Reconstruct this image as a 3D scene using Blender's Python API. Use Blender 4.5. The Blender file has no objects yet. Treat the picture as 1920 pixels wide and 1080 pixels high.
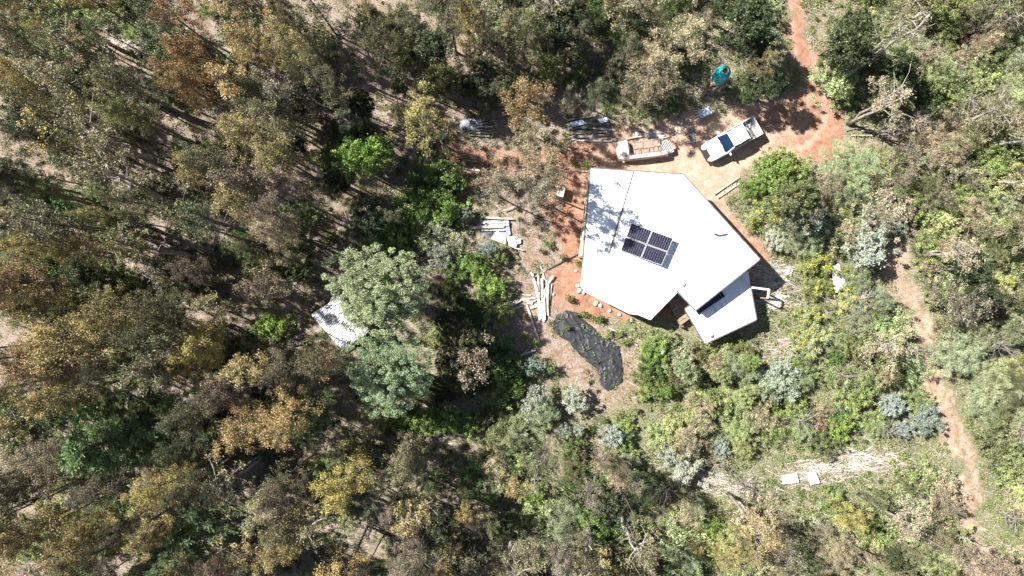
import bpy, math, random
import numpy as np
from mathutils import Vector, Matrix

# ------------------------------------------------------------------ camera, sky, sun, exposure
scene = bpy.context.scene
COL = scene.collection
CAM_H = 55.0
S = 24.0                      # photo pixels per metre on the ground
cam_data = bpy.data.cameras.new('camera')
cam = bpy.data.objects.new('camera', cam_data)
COL.objects.link(cam)
cam.location = (0, 0, CAM_H)
cam.rotation_euler = (0, 0, 0)
cam_data.sensor_width = 36.0
cam_data.lens = 18.0 * CAM_H / (960.0 / S)
cam_data.clip_start = 0.5
cam_data.clip_end = 3000.0
scene.camera = cam

SUN_EL = math.radians(47.0)
SUN_AZ = math.atan2(0.44, -0.90)          # direction towards the sun in the ground plane
to_sun = Vector((math.cos(SUN_AZ) * math.cos(SUN_EL), math.sin(SUN_AZ) * math.cos(SUN_EL), math.sin(SUN_EL)))
world = bpy.data.worlds.new('World')
scene.world = world
world.use_nodes = True
wn = world.node_tree
sky = wn.nodes.new('ShaderNodeTexSky')
sky.sky_type = 'NISHITA'
sky.sun_disc = False
sky.sun_elevation = SUN_EL
sky.sun_rotation = math.pi / 2 - SUN_AZ
bg = wn.nodes['Background']
bg.inputs['Strength'].default_value = 0.05
wn.links.new(sky.outputs['Color'], bg.inputs['Color'])
sun_data = bpy.data.lights.new('sun', 'SUN')
sun_data.energy = 5.0
sun_data.angle = math.radians(0.5)
sun_data.color = (1.0, 0.965, 0.91)
sun = bpy.data.objects.new('sun', sun_data)
COL.objects.link(sun)
sun.rotation_euler = to_sun.to_track_quat('Z', 'Y').to_euler()
scene.view_settings.view_transform = 'Standard'
scene.view_settings.look = 'None'
scene.view_settings.exposure = 1.3
scene.view_settings.gamma = 1.0

rng = np.random.default_rng(11)
random.seed(5)

# ------------------------------------------------------------------ small helpers
def W(px, py, z=0.0):
    k = (CAM_H - z) / CAM_H / S
    return Vector(((px - 960.0) * k, (540.0 - py) * k, z))

def P2(px, py):
    return np.array([(px - 960.0) / S, (540.0 - py) / S])

def tag(o, label=None, cat=None, group=None, kind=None):
    if label: o['label'] = label
    if cat: o['category'] = cat
    if group: o['group'] = group
    if kind: o['kind'] = kind
    return o

def empty(name, loc=(0, 0, 0), rz=0.0):
    o = bpy.data.objects.new(name, None)
    o.empty_display_size = 0.3
    COL.objects.link(o)
    o.location = loc
    o.rotation_euler = (0, 0, rz)
    return o

def link_mesh(name, me, parent=None):
    o = bpy.data.objects.new(name, me)
    COL.objects.link(o)
    if parent is not None:
        o.parent = parent
    return o

def np_mesh(name, V, F, mats, tint=None, mat_idx=None, smooth=False):
    """V (n,3), F (m,4) quads or (m,3) tris"""
    V = np.asarray(V, dtype=np.float32); F = np.asarray(F, dtype=np.int32)
    me = bpy.data.meshes.new(name)
    k = F.shape[1]
    me.vertices.add(len(V)); me.vertices.foreach_set('co', V.ravel())
    me.loops.add(F.size); me.loops.foreach_set('vertex_index', F.ravel())
    me.polygons.add(len(F))
    me.polygons.foreach_set('loop_start', np.arange(0, F.size, k, dtype=np.int32))
    try:
        me.polygons.foreach_set('loop_total', np.full(len(F), k, dtype=np.int32))
    except Exception:
        pass
    for m in (mats if isinstance(mats, (list, tuple)) else [mats]):
        me.materials.append(m)
    if mat_idx is not None:
        me.polygons.foreach_set('material_index', np.asarray(mat_idx, dtype=np.int32))
    if tint is not None:
        a = me.attributes.new('tint', 'FLOAT', 'FACE')
        a.data.foreach_set('value', np.asarray(tint, dtype=np.float32))
    me.update(calc_edges=True)
    me.validate()
    me.polygons.foreach_set('use_smooth', np.full(len(F), bool(smooth)))
    return me

class MB:
    """collects boxes, tubes and prisms as one mesh"""
    def __init__(self):
        self.v = []; self.f = []
    def add(self, vs, fs):
        b = len(self.v)
        self.v += [tuple(v) for v in vs]
        self.f += [tuple(b + i for i in f) for f in fs]
        return self
    def box(self, c, s, rz=0.0, M=None):
        x, y, z = [k / 2 for k in s]
        vs = [Vector((a, b, d)) for d in (-z, z) for a, b in ((-x, -y), (x, -y), (x, y), (-x, y))]
        R = M if M is not None else Matrix.Rotation(rz, 3, 'Z')
        vs = [R @ v + Vector(c) for v in vs]
        return self.add(vs, [(3, 2, 1, 0), (4, 5, 6, 7), (0, 1, 5, 4), (1, 2, 6, 5), (2, 3, 7, 6), (3, 0, 4, 7)])
    def prism(self, top, bottom):
        n = len(top)
        fs = [tuple(range(n)), tuple(range(2 * n - 1, n - 1, -1))]
        for i in range(n):
            j = (i + 1) % n
            fs.append((i, n + i, n + j, j))
        return self.add(list(top) + list(bottom), fs)
    def bar(self, a, b, w, h, up=(0, 0, 1)):
        a = Vector(a); b = Vector(b); d = (b - a)
        L = d.length; d.normalize()
        u = Vector(up); s = d.cross(u)
        if s.length < 1e-4: s = d.cross(Vector((1, 0, 0)))
        s.normalize(); u = s.cross(d)
        vs = []
        for t in (a, b):
            for i, j in ((-1, -1), (1, -1), (1, 1), (-1, 1)):
                vs.append(t + s * (i * w / 2) + u * (j * h / 2))
        return self.add(vs, [(3, 2, 1, 0), (4, 5, 6, 7), (0, 1, 5, 4), (1, 2, 6, 5), (2, 3, 7, 6), (3, 0, 4, 7)])
    def tube(self, pts, rad, n=7, cap=True):
        pts = [Vector(p) for p in pts]
        if not hasattr(rad, '__len__'): rad = [rad] * len(pts)
        ref = Vector((0.3, 0.9, 0.1)).normalized()
        rings = []
        for i, p in enumerate(pts):
            d = (pts[min(i + 1, len(pts) - 1)] - pts[max(i - 1, 0)]).normalized()
            s = d.cross(ref)
            if s.length < 0.05: s = d.cross(Vector((0, 0, 1)))
            s.normalize(); u = s.cross(d)
            rings.append([p + (s * math.cos(2 * math.pi * k / n) + u * math.sin(2 * math.pi * k / n)) * rad[i] for k in range(n)])
        vs = [q for r in rings for q in r]
        fs = []
        for i in range(len(pts) - 1):
            for k in range(n):
                m = (k + 1) % n
                fs.append((i * n + k, (i + 1) * n + k, (i + 1) * n + m, i * n + m))
        if cap:
            fs.append(tuple(range(n)))
            fs.append(tuple(reversed([(len(pts) - 1) * n + k for k in range(n)])))
        return self.add(vs, fs)
    def lathe(self, prof, c=(0, 0, 0), n=24, cap=True):
        vs = []; fs = []
        for r, z in prof:
            for k in range(n):
                a = 2 * math.pi * k / n
                vs.append(Vector((c[0] + r * math.cos(a), c[1] + r * math.sin(a), c[2] + z)))
        for i in range(len(prof) - 1):
            for k in range(n):
                m = (k + 1) % n
                fs.append((i * n + k, i * n + m, (i + 1) * n + m, (i + 1) * n + k))
        if cap:
            fs.append(tuple(reversed(range(n))))
            fs.append(tuple((len(prof) - 1) * n + k for k in range(n)))
        return self.add(vs, fs)
    def mesh(self, name, mat, smooth=False):
        me = bpy.data.meshes.new(name)
        me.from_pydata(self.v, [], self.f)
        me.materials.append(mat)
        me.update()
        if smooth:
            for p in me.polygons: p.use_smooth = True
        return me
    def build(self, name, mat, parent=None, smooth=False, bevel=0.0):
        o = link_mesh(name, self.mesh(name, mat, smooth), parent)
        if bevel > 0:
            m = o.modifiers.new('bevel', 'BEVEL'); m.width = bevel; m.segments = 2; m.limit_method = 'ANGLE'
        return o

# ------------------------------------------------------------------ materials
def nodes_of(name):
    m = bpy.data.materials.new(name); m.use_nodes = True
    nt = m.node_tree
    return m, nt, nt.nodes['Principled BSDF'], nt.nodes['Material Output']

def mat_noise(name, c1, c2, scale=4.0, rough=0.7, bump=0.0, metal=0.0, spec=0.5, detail=6.0, stretch=None, bscale=None):
    m, nt, b, out = nodes_of(name)
    tc = nt.nodes.new('ShaderNodeTexCoord')
    src = tc.outputs['Object']
    if stretch:
        mp = nt.nodes.new('ShaderNodeMapping'); mp.inputs['Scale'].default_value = stretch
        nt.links.new(src, mp.inputs['Vector']); src = mp.outputs['Vector']
    n = nt.nodes.new('ShaderNodeTexNoise'); n.inputs['Scale'].default_value = scale; n.inputs['Detail'].default_value = detail
    nt.links.new(src, n.inputs['Vector'])
    r = nt.nodes.new('ShaderNodeValToRGB')
    r.color_ramp.elements[0].position = 0.35; r.color_ramp.elements[0].color = (*c1, 1)
    r.color_ramp.elements[1].position = 0.68; r.color_ramp.elements[1].color = (*c2, 1)
    nt.links.new(n.outputs['Fac'], r.inputs['Fac'])
    nt.links.new(r.outputs['Color'], b.inputs['Base Color'])
    b.inputs['Roughness'].default_value = rough
    b.inputs['Metallic'].default_value = metal
    b.inputs['Specular IOR Level'].default_value = spec
    if bump > 0:
        n2 = nt.nodes.new('ShaderNodeTexNoise'); n2.inputs['Scale'].default_value = bscale or scale * 4; n2.inputs['Detail'].default_value = 5
        nt.links.new(src, n2.inputs['Vector'])
        bp = nt.nodes.new('ShaderNodeBump'); bp.inputs['Strength'].default_value = bump; bp.inputs['Distance'].default_value = 0.05
        nt.links.new(n2.outputs['Fac'], bp.inputs['Height']); nt.links.new(bp.outputs['Normal'], b.inputs['Normal'])
    return m

def mat_leaf(name, spread=0.8, rough=0.45, trans=0.13, hue_noise=0.3, spec=0.3, second=None):
    """leaf colour = the object's own colour, varied leaf by leaf with the 'tint' attribute"""
    m, nt, b, out = nodes_of(name)
    oi = nt.nodes.new('ShaderNodeObjectInfo')
    at = nt.nodes.new('ShaderNodeAttribute'); at.attribute_name = 'tint'
    mr = nt.nodes.new('ShaderNodeMapRange')
    mr.inputs['To Min'].default_value = 1.0 - spread; mr.inputs['To Max'].default_value = 1.0 + spread
    nt.links.new(at.outputs['Fac'], mr.inputs['Value'])
    hs = nt.nodes.new('ShaderNodeHueSaturation')
    nt.links.new(oi.outputs['Color'], hs.inputs['Color'])
    nt.links.new(mr.outputs['Result'], hs.inputs['Value'])
    # patches of another hue through the crown (young or dying leaves)
    tc = nt.nodes.new('ShaderNodeTexCoord')
    n = nt.nodes.new('ShaderNodeTexNoise'); n.inputs['Scale'].default_value = 0.9; n.inputs['Detail'].default_value = 3
    nt.links.new(tc.outputs['Object'], n.inputs['Vector'])
    m2 = nt.nodes.new('ShaderNodeMapRange'); m2.inputs['From Min'].default_value = 0.3; m2.inputs['From Max'].default_value = 0.7
    m2.inputs['To Min'].default_value = 0.5 - 0.055 * hue_noise; m2.inputs['To Max'].default_value = 0.5 + 0.075 * hue_noise
    nt.links.new(n.outputs['Fac'], m2.inputs['Value']); nt.links.new(m2.outputs['Result'], hs.inputs['Hue'])
    col = hs.outputs['Color']
    if second:
        thr, c2 = second
        gt = nt.nodes.new('ShaderNodeMath'); gt.operation = 'GREATER_THAN'; gt.inputs[1].default_value = thr
        nt.links.new(at.outputs['Fac'], gt.inputs[0])
        mx = nt.nodes.new('ShaderNodeMix'); mx.data_type = 'RGBA'
        nt.links.new(gt.outputs[0], mx.inputs['Factor']); nt.links.new(col, mx.inputs[6]); mx.inputs[7].default_value = (*c2, 1)
        col = mx.outputs[2]
    nt.links.new(col, b.inputs['Base Color'])
    b.inputs['Roughness'].default_value = rough
    b.inputs['Specular IOR Level'].default_value = spec
    tr = nt.nodes.new('ShaderNodeBsdfTranslucent'); nt.links.new(col, tr.inputs['Color'])
    mix = nt.nodes.new('ShaderNodeMixShader'); mix.inputs[0].default_value = trans
    nt.links.new(b.outputs[0], mix.inputs[1]); nt.links.new(tr.outputs[0], mix.inputs[2])
    nt.links.new(mix.outputs[0], out.inputs['Surface'])
    return m

def mat_tint(name, cols, rough=0.8, spec=0.2):
    """colour from a ramp of the per-face 'tint' attribute"""
    m, nt, b, out = nodes_of(name)
    at = nt.nodes.new('ShaderNodeAttribute'); at.attribute_name = 'tint'
    r = nt.nodes.new('ShaderNodeValToRGB'); r.color_ramp.elements.remove(r.color_ramp.elements[0])
    r.color_ramp.elements[0].position = 1.0; r.color_ramp.elements[0].color = (*cols[-1], 1)
    for i, c in enumerate(cols[:-1]):
        e = r.color_ramp.elements.new(i / (len(cols) - 1)); e.color = (*c, 1)
    nt.links.new(at.outputs['Fac'], r.inputs['Fac']); nt.links.new(r.outputs['Color'], b.inputs['Base Color'])
    b.inputs['Roughness'].default_value = rough; b.inputs['Specular IOR Level'].default_value = spec
    return m

def mat_ground():
    m, nt, b, out = nodes_of('earth and litter')
    L = nt.links
    tc = nt.nodes.new('ShaderNodeTexCoord')
    def noise(scale, detail=8, rough=0.6, src=None):
        n = nt.nodes.new('ShaderNodeTexNoise'); n.inputs['Scale'].default_value = scale
        n.inputs['Detail'].default_value = detail; n.inputs['Roughness'].default_value = rough
        L.new(src or tc.outputs['Object'], n.inputs['Vector']); return n.outputs['Fac']
    def ramp(fac, stops):
        r = nt.nodes.new('ShaderNodeValToRGB')
        el = r.color_ramp.elements
        el[0].position, el[0].color = stops[0][0], (*stops[0][1], 1)
        el[1].position, el[1].color = stops[-1][0], (*stops[-1][1], 1)
        for p, c in stops[1:-1]:
            e = el.new(p); e.color = (*c, 1)
        L.new(fac, r.inputs['Fac']); return r.outputs['Color']
    def mix(fac, a, c):
        x = nt.nodes.new('ShaderNodeMix'); x.data_type = 'RGBA'
        L.new(fac, x.inputs['Factor']); L.new(a, x.inputs[6]); L.new(c, x.inputs[7]); return x.outputs[2]
    def math_(op, a, bb, clamp=False):
        x = nt.nodes.new('ShaderNodeMath'); x.operation = op; x.use_clamp = clamp
        for i, q in enumerate((a, bb)):
            if isinstance(q, (int, float)): x.inputs[i].default_value = q
            else: L.new(q, x.inputs[i])
        return x.outputs[0]
    fine = noise(9.0, 10, 0.75)
    mid = noise(1.1, 6, 0.6)
    litter = ramp(fine, [(0.30, (0.10, 0.070, 0.052)), (0.47, (0.27, 0.205, 0.17)), (0.60, (0.40, 0.325, 0.285)), (0.75, (0.56, 0.49, 0.45))])
    litter2 = ramp(fine, [(0.30, (0.08, 0.06, 0.04)), (0.5, (0.20, 0.155, 0.10)), (0.72, (0.38, 0.31, 0.22))])
    litter = mix(ramp(mid, [(0.42, (0, 0, 0)), (0.6, (1, 1, 1))]), litter, litter2)
    dirtn = noise(1.3, 12, 0.72)
    dirt_red = ramp(dirtn, [(0.30, (0.20, 0.095, 0.060)), (0.5, (0.32, 0.175, 0.115)), (0.72, (0.43, 0.285, 0.205))])
    dirt_pale = ramp(dirtn, [(0.30, (0.31, 0.195, 0.135)), (0.5, (0.44, 0.315, 0.235)), (0.72, (0.55, 0.43, 0.34))])
    aD = nt.nodes.new('ShaderNodeAttribute'); aD.attribute_name = 'dirt'
    aP = nt.nodes.new('ShaderNodeAttribute'); aP.attribute_name = 'pale'
    aS = nt.nodes.new('ShaderNodeAttribute'); aS.attribute_name = 'straw'
    aG = nt.nodes.new('ShaderNodeAttribute'); aG.attribute_name = 'green'
    fr = noise(2.2, 8, 0.7)
    frc = math_('MULTIPLY', math_('SUBTRACT', fr, 0.5), 1.5)
    dm = math_('MULTIPLY', math_('SUBTRACT', math_('ADD', aD.outputs['Fac'], frc), 0.35), 3.2, True)
    pm = math_('MULTIPLY', math_('SUBTRACT', math_('ADD', aP.outputs['Fac'], frc), 0.3), 2.0, True)
    sm = math_('MULTIPLY', math_('SUBTRACT', math_('ADD', aS.outputs['Fac'], frc), 0.35), 2.5, True)
    gm = math_('MULTIPLY', math_('SUBTRACT', math_('ADD', aG.outputs['Fac'], frc), 0.45), 1.6, True)
    dirt = mix(pm, dirt_red, dirt_pale)
    aR = nt.nodes.new('ShaderNodeAttribute'); aR.attribute_name = 'rut'
    rutc = ramp(noise(6.0, 8, 0.7), [(0.3, (0.42, 0.30, 0.23)), (0.7, (0.60, 0.49, 0.40))])
    dirt = mix(math_('MULTIPLY', aR.outputs['Fac'], 0.55, True), dirt, rutc)
    speck = ramp(noise(26.0, 4, 0.8), [(0.36, (0.45, 0.42, 0.40)), (0.46, (1, 1, 1)), (0.66, (1, 1, 1)), (0.72, (1.35, 1.35, 1.35))])
    mm = nt.nodes.new('ShaderNodeMix'); mm.data_type = 'RGBA'; mm.blend_type = 'MULTIPLY'; mm.inputs['Factor'].default_value = 1.0
    L.new(dirt, mm.inputs[6]); L.new(speck, mm.inputs[7]); dirt = mm.outputs[2]
    grass = ramp(fine, [(0.3, (0.04, 0.055, 0.02)), (0.48, (0.13, 0.145, 0.065)), (0.6, (0.27, 0.25, 0.16)), (0.75, (0.42, 0.38, 0.29))])
    straw = ramp(fine, [(0.3, (0.32, 0.26, 0.21)), (0.5, (0.52, 0.46, 0.40)), (0.72, (0.74, 0.70, 0.64))])
    c = mix(gm, litter, grass)
    c = mix(dm, c, dirt)
    c = mix(sm, c, straw)
    L.new(c, b.inputs['Base Color'])
    b.inputs['Roughness'].default_value = 0.95
    b.inputs['Specular IOR Level'].default_value = 0.1
    bp = nt.nodes.new('ShaderNodeBump'); bp.inputs['Strength'].default_value = 0.8; bp.inputs['Distance'].default_value = 0.05
    L.new(fine, bp.inputs['Height']); L.new(bp.outputs['Normal'], b.inputs['Normal'])
    return m

def mat_roof(name, c1, c2, rough=0.4, metal=0.0, angle=0.0, freq=5.0, depth=0.02, streak=(0.55, 0.56, 0.52), amount=0.35):
    m, nt, b, out = nodes_of(name); L = nt.links
    tc = nt.nodes.new('ShaderNodeTexCoord')
    mp = nt.nodes.new('ShaderNodeMapping'); mp.inputs['Rotation'].default_value = (0, 0, angle)
    L.new(tc.outputs['Object'], mp.inputs['Vector'])
    wv = nt.nodes.new('ShaderNodeTexWave'); wv.inputs['Scale'].default_value = freq; wv.bands_direction = 'X'
    L.new(mp.outputs['Vector'], wv.inputs['Vector'])
    bp = nt.nodes.new('ShaderNodeBump'); bp.inputs['Distance'].default_value = depth; bp.inputs['Strength'].default_value = 1.0
    L.new(wv.outputs['Fac'], bp.inputs['Height']); L.new(bp.outputs['Normal'], b.inputs['Normal'])
    mp2 = nt.nodes.new('ShaderNodeMapping'); mp2.inputs['Scale'].default_value = (2.2, 0.25, 1)
    L.new(mp.outputs['Vector'], mp2.inputs['Vector'])
    n = nt.nodes.new('ShaderNodeTexNoise'); n.inputs['Scale'].default_value = 2.0; n.inputs['Detail'].default_value = 8
    L.new(mp2.outputs['Vector'], n.inputs['Vector'])
    r = nt.nodes.new('ShaderNodeValToRGB')
    r.color_ramp.elements[0].position = 0.3; r.color_ramp.elements[0].color = (*streak, 1)
    r.color_ramp.elements[1].position = 0.3 + amount; r.color_ramp.elements[1].color = (*c2, 1)
    L.new(n.outputs['Fac'], r.inputs['Fac']); L.new(r.outputs['Color'], b.inputs['Base Color'])
    b.inputs['Roughness'].default_value = rough; b.inputs['Metallic'].default_value = metal
    return m

M = {}
M['ground'] = mat_ground()
M['leaf'] = mat_leaf('gum leaf')
M['leaf_soft'] = mat_leaf('soft leaf', spread=0.5, rough=0.6, trans=0.15, hue_noise=0.15, spec=0.3)
M['leaf_needle'] = mat_leaf('needle', spread=0.6, rough=0.5, trans=0.12, hue_noise=0.12)
M['leaf_silver'] = mat_leaf('silver leaf', spread=0.3, rough=0.45, trans=0.2, hue_noise=0.15)
M['petal'] = mat_leaf('yellow blossom', spread=0.25, rough=0.6, trans=0.3, hue_noise=0.1)
M['bark'] = mat_noise('gum bark', (0.10, 0.075, 0.06), (0.26, 0.22, 0.18), 3.0, 0.85, 0.5, stretch=(1, 1, 0.25))
M['bark_pale'] = mat_noise('pale smooth bark', (0.17, 0.145, 0.125), (0.42, 0.38, 0.34), 2.0, 0.8, 0.4, stretch=(1, 1, 0.3))
M['bark_grey'] = mat_noise('grey bare wood', (0.22, 0.19, 0.165), (0.46, 0.42, 0.38), 2.5, 0.85, 0.4)
M['twig'] = mat_tint('twigs', [(0.10, 0.07, 0.05), (0.28, 0.21, 0.17), (0.46, 0.39, 0.34), (0.66, 0.60, 0.55)])
M['weeds'] = mat_tint('weeds', [(0.03, 0.045, 0.015), (0.06, 0.11, 0.02), (0.11, 0.19, 0.04), (0.24, 0.27, 0.11), (0.34, 0.30, 0.17)], 0.6)
M['white_roof'] = mat_roof('painted roof sheet', (0.8, 0.8, 0.8), (0.86, 0.86, 0.85), 0.5, angle=math.radians(-35), freq=1.6, depth=0.012, streak=(0.42, 0.47, 0.42), amount=0.16)
M['white_roof_side'] = mat_roof('painted roof sheet beside', (0.8, 0.8, 0.8), (0.84, 0.84, 0.83), 0.5, angle=math.radians(85), freq=1.6, depth=0.012, streak=(0.60, 0.59, 0.56), amount=0.16)
M['zinc'] = mat_roof('corrugated zinc', (0.6, 0.6, 0.6), (0.72, 0.73, 0.74), 0.4, 0.25, angle=math.radians(35), freq=2.2, depth=0.05, streak=(0.42, 0.42, 0.44))
M['fascia'] = mat_noise('dark weathered fascia', (0.10, 0.09, 0.085), (0.20, 0.18, 0.165), 5, 0.8)
M['white_trim'] = mat_noise('white trim', (0.62, 0.61, 0.58), (0.78, 0.77, 0.74), 6, 0.6)
M['wall'] = mat_noise('rendered wall', (0.36, 0.30, 0.25), (0.52, 0.45, 0.39), 3, 0.9, 0.3)
M['board'] = mat_noise('timber board', (0.22, 0.15, 0.10), (0.40, 0.30, 0.21), 4, 0.85, 0.3, stretch=(0.6, 5, 5))
M['plank'] = mat_noise('bleached plank', (0.30, 0.26, 0.22), (0.68, 0.63, 0.57), 3, 0.85, 0.3)
M['plank_grey'] = mat_noise('grey plank', (0.15, 0.13, 0.12), (0.34, 0.31, 0.29), 4, 0.85, 0.3)
M['soil'] = mat_noise('soil covered metal', (0.24, 0.15, 0.11), (0.48, 0.35, 0.27), 5, 0.9)
M['panel_frame'] = mat_noise('panel frame', (0.30, 0.30, 0.31), (0.40, 0.40, 0.41), 8, 0.4)
M['glass'] = mat_noise('window glass', (0.02, 0.03, 0.04), (0.03, 0.04, 0.05), 2, 0.08)
M['cells'] = mat_noise('solar cells', (0.006, 0.007, 0.02), (0.012, 0.012, 0.035), 3, 0.18)
M['alu'] = mat_noise('aluminium', (0.55, 0.55, 0.56), (0.68, 0.68, 0.68), 8, 0.35, metal=0.5)
M['tarp'] = mat_noise('black plastic sheet', (0.024, 0.024, 0.027), (0.045, 0.045, 0.05), 4, 0.48, 0.3, bscale=9)
M['tarp_grey'] = mat_noise('grey plastic sheet', (0.16, 0.165, 0.19), (0.30, 0.31, 0.35), 3, 0.5, 0.7, bscale=7)
M['car_white'] = mat_noise('white car paint', (0.72, 0.73, 0.75), (0.80, 0.80, 0.80), 2, 0.25)
M['car_white'].node_tree.nodes['Principled BSDF'].inputs['Coat Weight'].default_value = 0.4
M['old_white'] = mat_noise('faded white paint', (0.30, 0.26, 0.24), (0.70, 0.67, 0.64), 3, 0.5, 0.1)
M['tyre'] = mat_noise('tyre rubber', (0.02, 0.02, 0.02), (0.04, 0.04, 0.04), 6, 0.8)
M['black'] = mat_noise('black metal', (0.02, 0.02, 0.022), (0.05, 0.05, 0.05), 6, 0.5)
M['cream'] = mat_noise('cream lamp', (0.6, 0.52, 0.38), (0.72, 0.65, 0.5), 6, 0.3)
M['bed'] = mat_noise('truck bed liner', (0.22, 0.21, 0.20), (0.38, 0.36, 0.33), 5, 0.7)
M['screen'] = mat_noise('windscreen', (0.006, 0.016, 0.04), (0.01, 0.028, 0.07), 1.5, 0.06)
M['teal'] = mat_noise('teal tank plastic', (0.0, 0.33, 0.37), (0.015, 0.46, 0.48), 2, 0.32)
M['blue_white'] = mat_noise('pale blue board', (0.40, 0.48, 0.64), (0.72, 0.76, 0.82), 4, 0.4)
M['rock'] = mat_noise('pale rock', (0.42, 0.39, 0.36), (0.72, 0.70, 0.67), 5, 0.9, 0.5)
M['sheet'] = mat_noise('white sheet', (0.68, 0.67, 0.65), (0.82, 0.82, 0.80), 3, 0.55)
M['rust'] = mat_noise('rusty metal', (0.16, 0.05, 0.03), (0.32, 0.14, 0.09), 8, 0.8)
M['blue'] = mat_noise('blue plastic', (0.03, 0.12, 0.22), (0.08, 0.30, 0.42), 3, 0.4)

# ------------------------------------------------------------------ terrain
def vnoise(x, y, seed=0):
    x = np.asarray(x, dtype=float); y = np.asarray(y, dtype=float)
    r = np.random.default_rng(seed).random((64, 64))
    xi = np.floor(x).astype(int); yi = np.floor(y).astype(int)
    fx = x - xi; fy = y - yi
    fx = fx * fx * (3 - 2 * fx); fy = fy * fy * (3 - 2 * fy)
    g = lambda a, b: r[a % 64, b % 64]
    return (g(xi, yi) * (1 - fx) + g(xi + 1, yi) * fx) * (1 - fy) + (g(xi, yi + 1) * (1 - fx) + g(xi + 1, yi + 1) * fx) * fy

def in_poly(px, py, poly):
    px = np.asarray(px, dtype=float); py = np.asarray(py, dtype=float)
    inside = np.zeros(px.shape, dtype=bool)
    n = len(poly)
    for i in range(n):
        x1, y1 = poly[i]; x2, y2 = poly[(i + 1) % n]
        if y1 == y2: continue
        c = ((y1 > py) != (y2 > py)) & (px < (x2 - x1) * (py - y1) / (y2 - y1) + x1)
        inside ^= c
    return inside

def dist_line(px, py, pts):
    d = np.full(np.shape(px), 1e9)
    for (x1, y1), (x2, y2) in zip(pts[:-1], pts[1:]):
        vx, vy = x2 - x1, y2 - y1
        t = np.clip(((px - x1) * vx + (py - y1) * vy) / (vx * vx + vy * vy), 0, 1)
        d = np.minimum(d, np.hypot(px - x1 - t * vx, py - y1 - t * vy))
    return d

YARD = [(1035, 300), (1080, 262), (1150, 235), (1230, 232), (1300, 205), (1370, 190), (1440, 185), (1490, 165),
        (1560, 190), (1592, 245), (1588, 292), (1500, 300), (1440, 290), (1385, 330), (1350, 365), (1400, 430), (1448, 486),
        (1440, 515), (1390, 540), (1310, 590), (1210, 596), (1110, 590), (1065, 600), (1035, 560), (1060, 500), (1035, 430), (1020, 370)]  # cut back beside the annex: darker litter there deepens the house shadow
FOREYARD = [(990, 470), (1080, 470), (1110, 590), (1200, 640), (1230, 700), (1225, 775), (1130, 775), (1050, 700), (960, 665), (935, 600)]
SIDEDIRT = [(780, 335), (845, 250), (925, 268), (1040, 270), (1045, 305), (940, 335), (850, 390), (780, 400)]
TRACK_UP = [(1478, -60), (1488, 20), (1497, 80), (1515, 130), (1530, 180)]
TRACK_HIGH = [(1600, 270), (1618, 330), (1655, 410), (1683, 470)]
TRACK = [(1683, 470), (1690, 520), (1722, 570), (1722, 625), (1740, 680), (1752, 725), (1780, 765),
         (1792, 820), (1808, 880), (1822, 935), (1822, 985), (1815, 1020), (1840, 1060), (1870, 1140)]
TRACK_SIDE = [(1740, 650), (1765, 615), (1800, 598)]
STRAW = [[(1480, 886), (1550, 844), (1600, 848), (1640, 840), (1703, 868), (1700, 886), (1650, 876), (1600, 886), (1520, 908), (1458, 908)],
         [(1285, 893), (1360, 890), (1430, 905), (1420, 922), (1330, 920)], [(1170, 862), (1285, 880), (1290, 900), (1180, 876)],
         [(790, 805), (905, 803), (915, 816), (800, 822)], [(1420, 490), (1480, 495), (1490, 570), (1430, 575)],
         [(1430, 640), (1490, 640), (1485, 665), (1440, 665)], [(210, 50), (300, 60), (300, 90), (210, 90)]]

def axis(lo, hi, step, far):
    mid = np.arange(lo, hi + 1e-6, step)
    k = np.array([1.5, 4, 9, 18, 35, 70, 140, 300])
    return np.concatenate([(lo - k)[::-1], mid, hi + k])

def ground_z(x, y):
    x = np.asarray(x, dtype=float); y = np.asarray(y, dtype=float)
    z = 0.5 * (vnoise(x * 0.09 + 7, y * 0.09 + 3, 1) - 0.5) + 0.16 * (vnoise(x * 0.5, y * 0.5, 2) - 0.5)
    cx, cy = P2(1240, 470)
    w = np.clip((np.hypot(x - cx, (y - cy)) - 8.0) / 6.0, 0, 1)
    return z * w
def gz(x, y): return float(ground_z(x, y))

GX = axis(-46, 46, 0.2, 0); GY = axis(-27, 27, 0.2, 0)
XX, YY = np.meshgrid(GX, GY)
ZZ = ground_z(XX, YY) + 0.05 * (vnoise(XX * 0.9 + YY * 0.4, YY * 0.9 - XX * 0.4, 4) - 0.5)
wx = XX * S + 960 + 44 * (vnoise(XX * 0.8, YY * 0.8, 8) - 0.5) + 20 * (vnoise(XX * 2.5, YY * 2.5, 9) - 0.5)
wy = 540 - YY * S + 44 * (vnoise(XX * 0.8, YY * 0.8, 18) - 0.5) + 20 * (vnoise(XX * 2.5, YY * 2.5, 19) - 0.5)
RUTLINE = [(1492, -60), (1500, 60), (1512, 120), (1530, 190), (1530, 230), (1500, 262), (1440, 268), (1400, 275)]
def rut_of(x, y):
    d = np.minimum(np.abs(dist_line(x, y, RUTLINE) - 16), np.abs(dist_line(x, y, TRACK) - 14))
    return np.exp(-(d / 5.0) ** 2)
def blur(a, n):
    for _ in range(n):
        a = (a + np.roll(a, 1, 0) + np.roll(a, -1, 0) + np.roll(a, 1, 1) + np.roll(a, -1, 1)) / 5
    return a
yard = in_poly(wx, wy, YARD) | (dist_line(wx, wy, TRACK_UP) < 17)
fore = in_poly(wx, wy, FOREYARD)
side = in_poly(wx, wy, SIDEDIRT)
track = (dist_line(wx, wy, TRACK_HIGH) < 15) | (dist_line(wx, wy, TRACK) < 29) | (dist_line(wx, wy, TRACK_SIDE) < 17)
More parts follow.
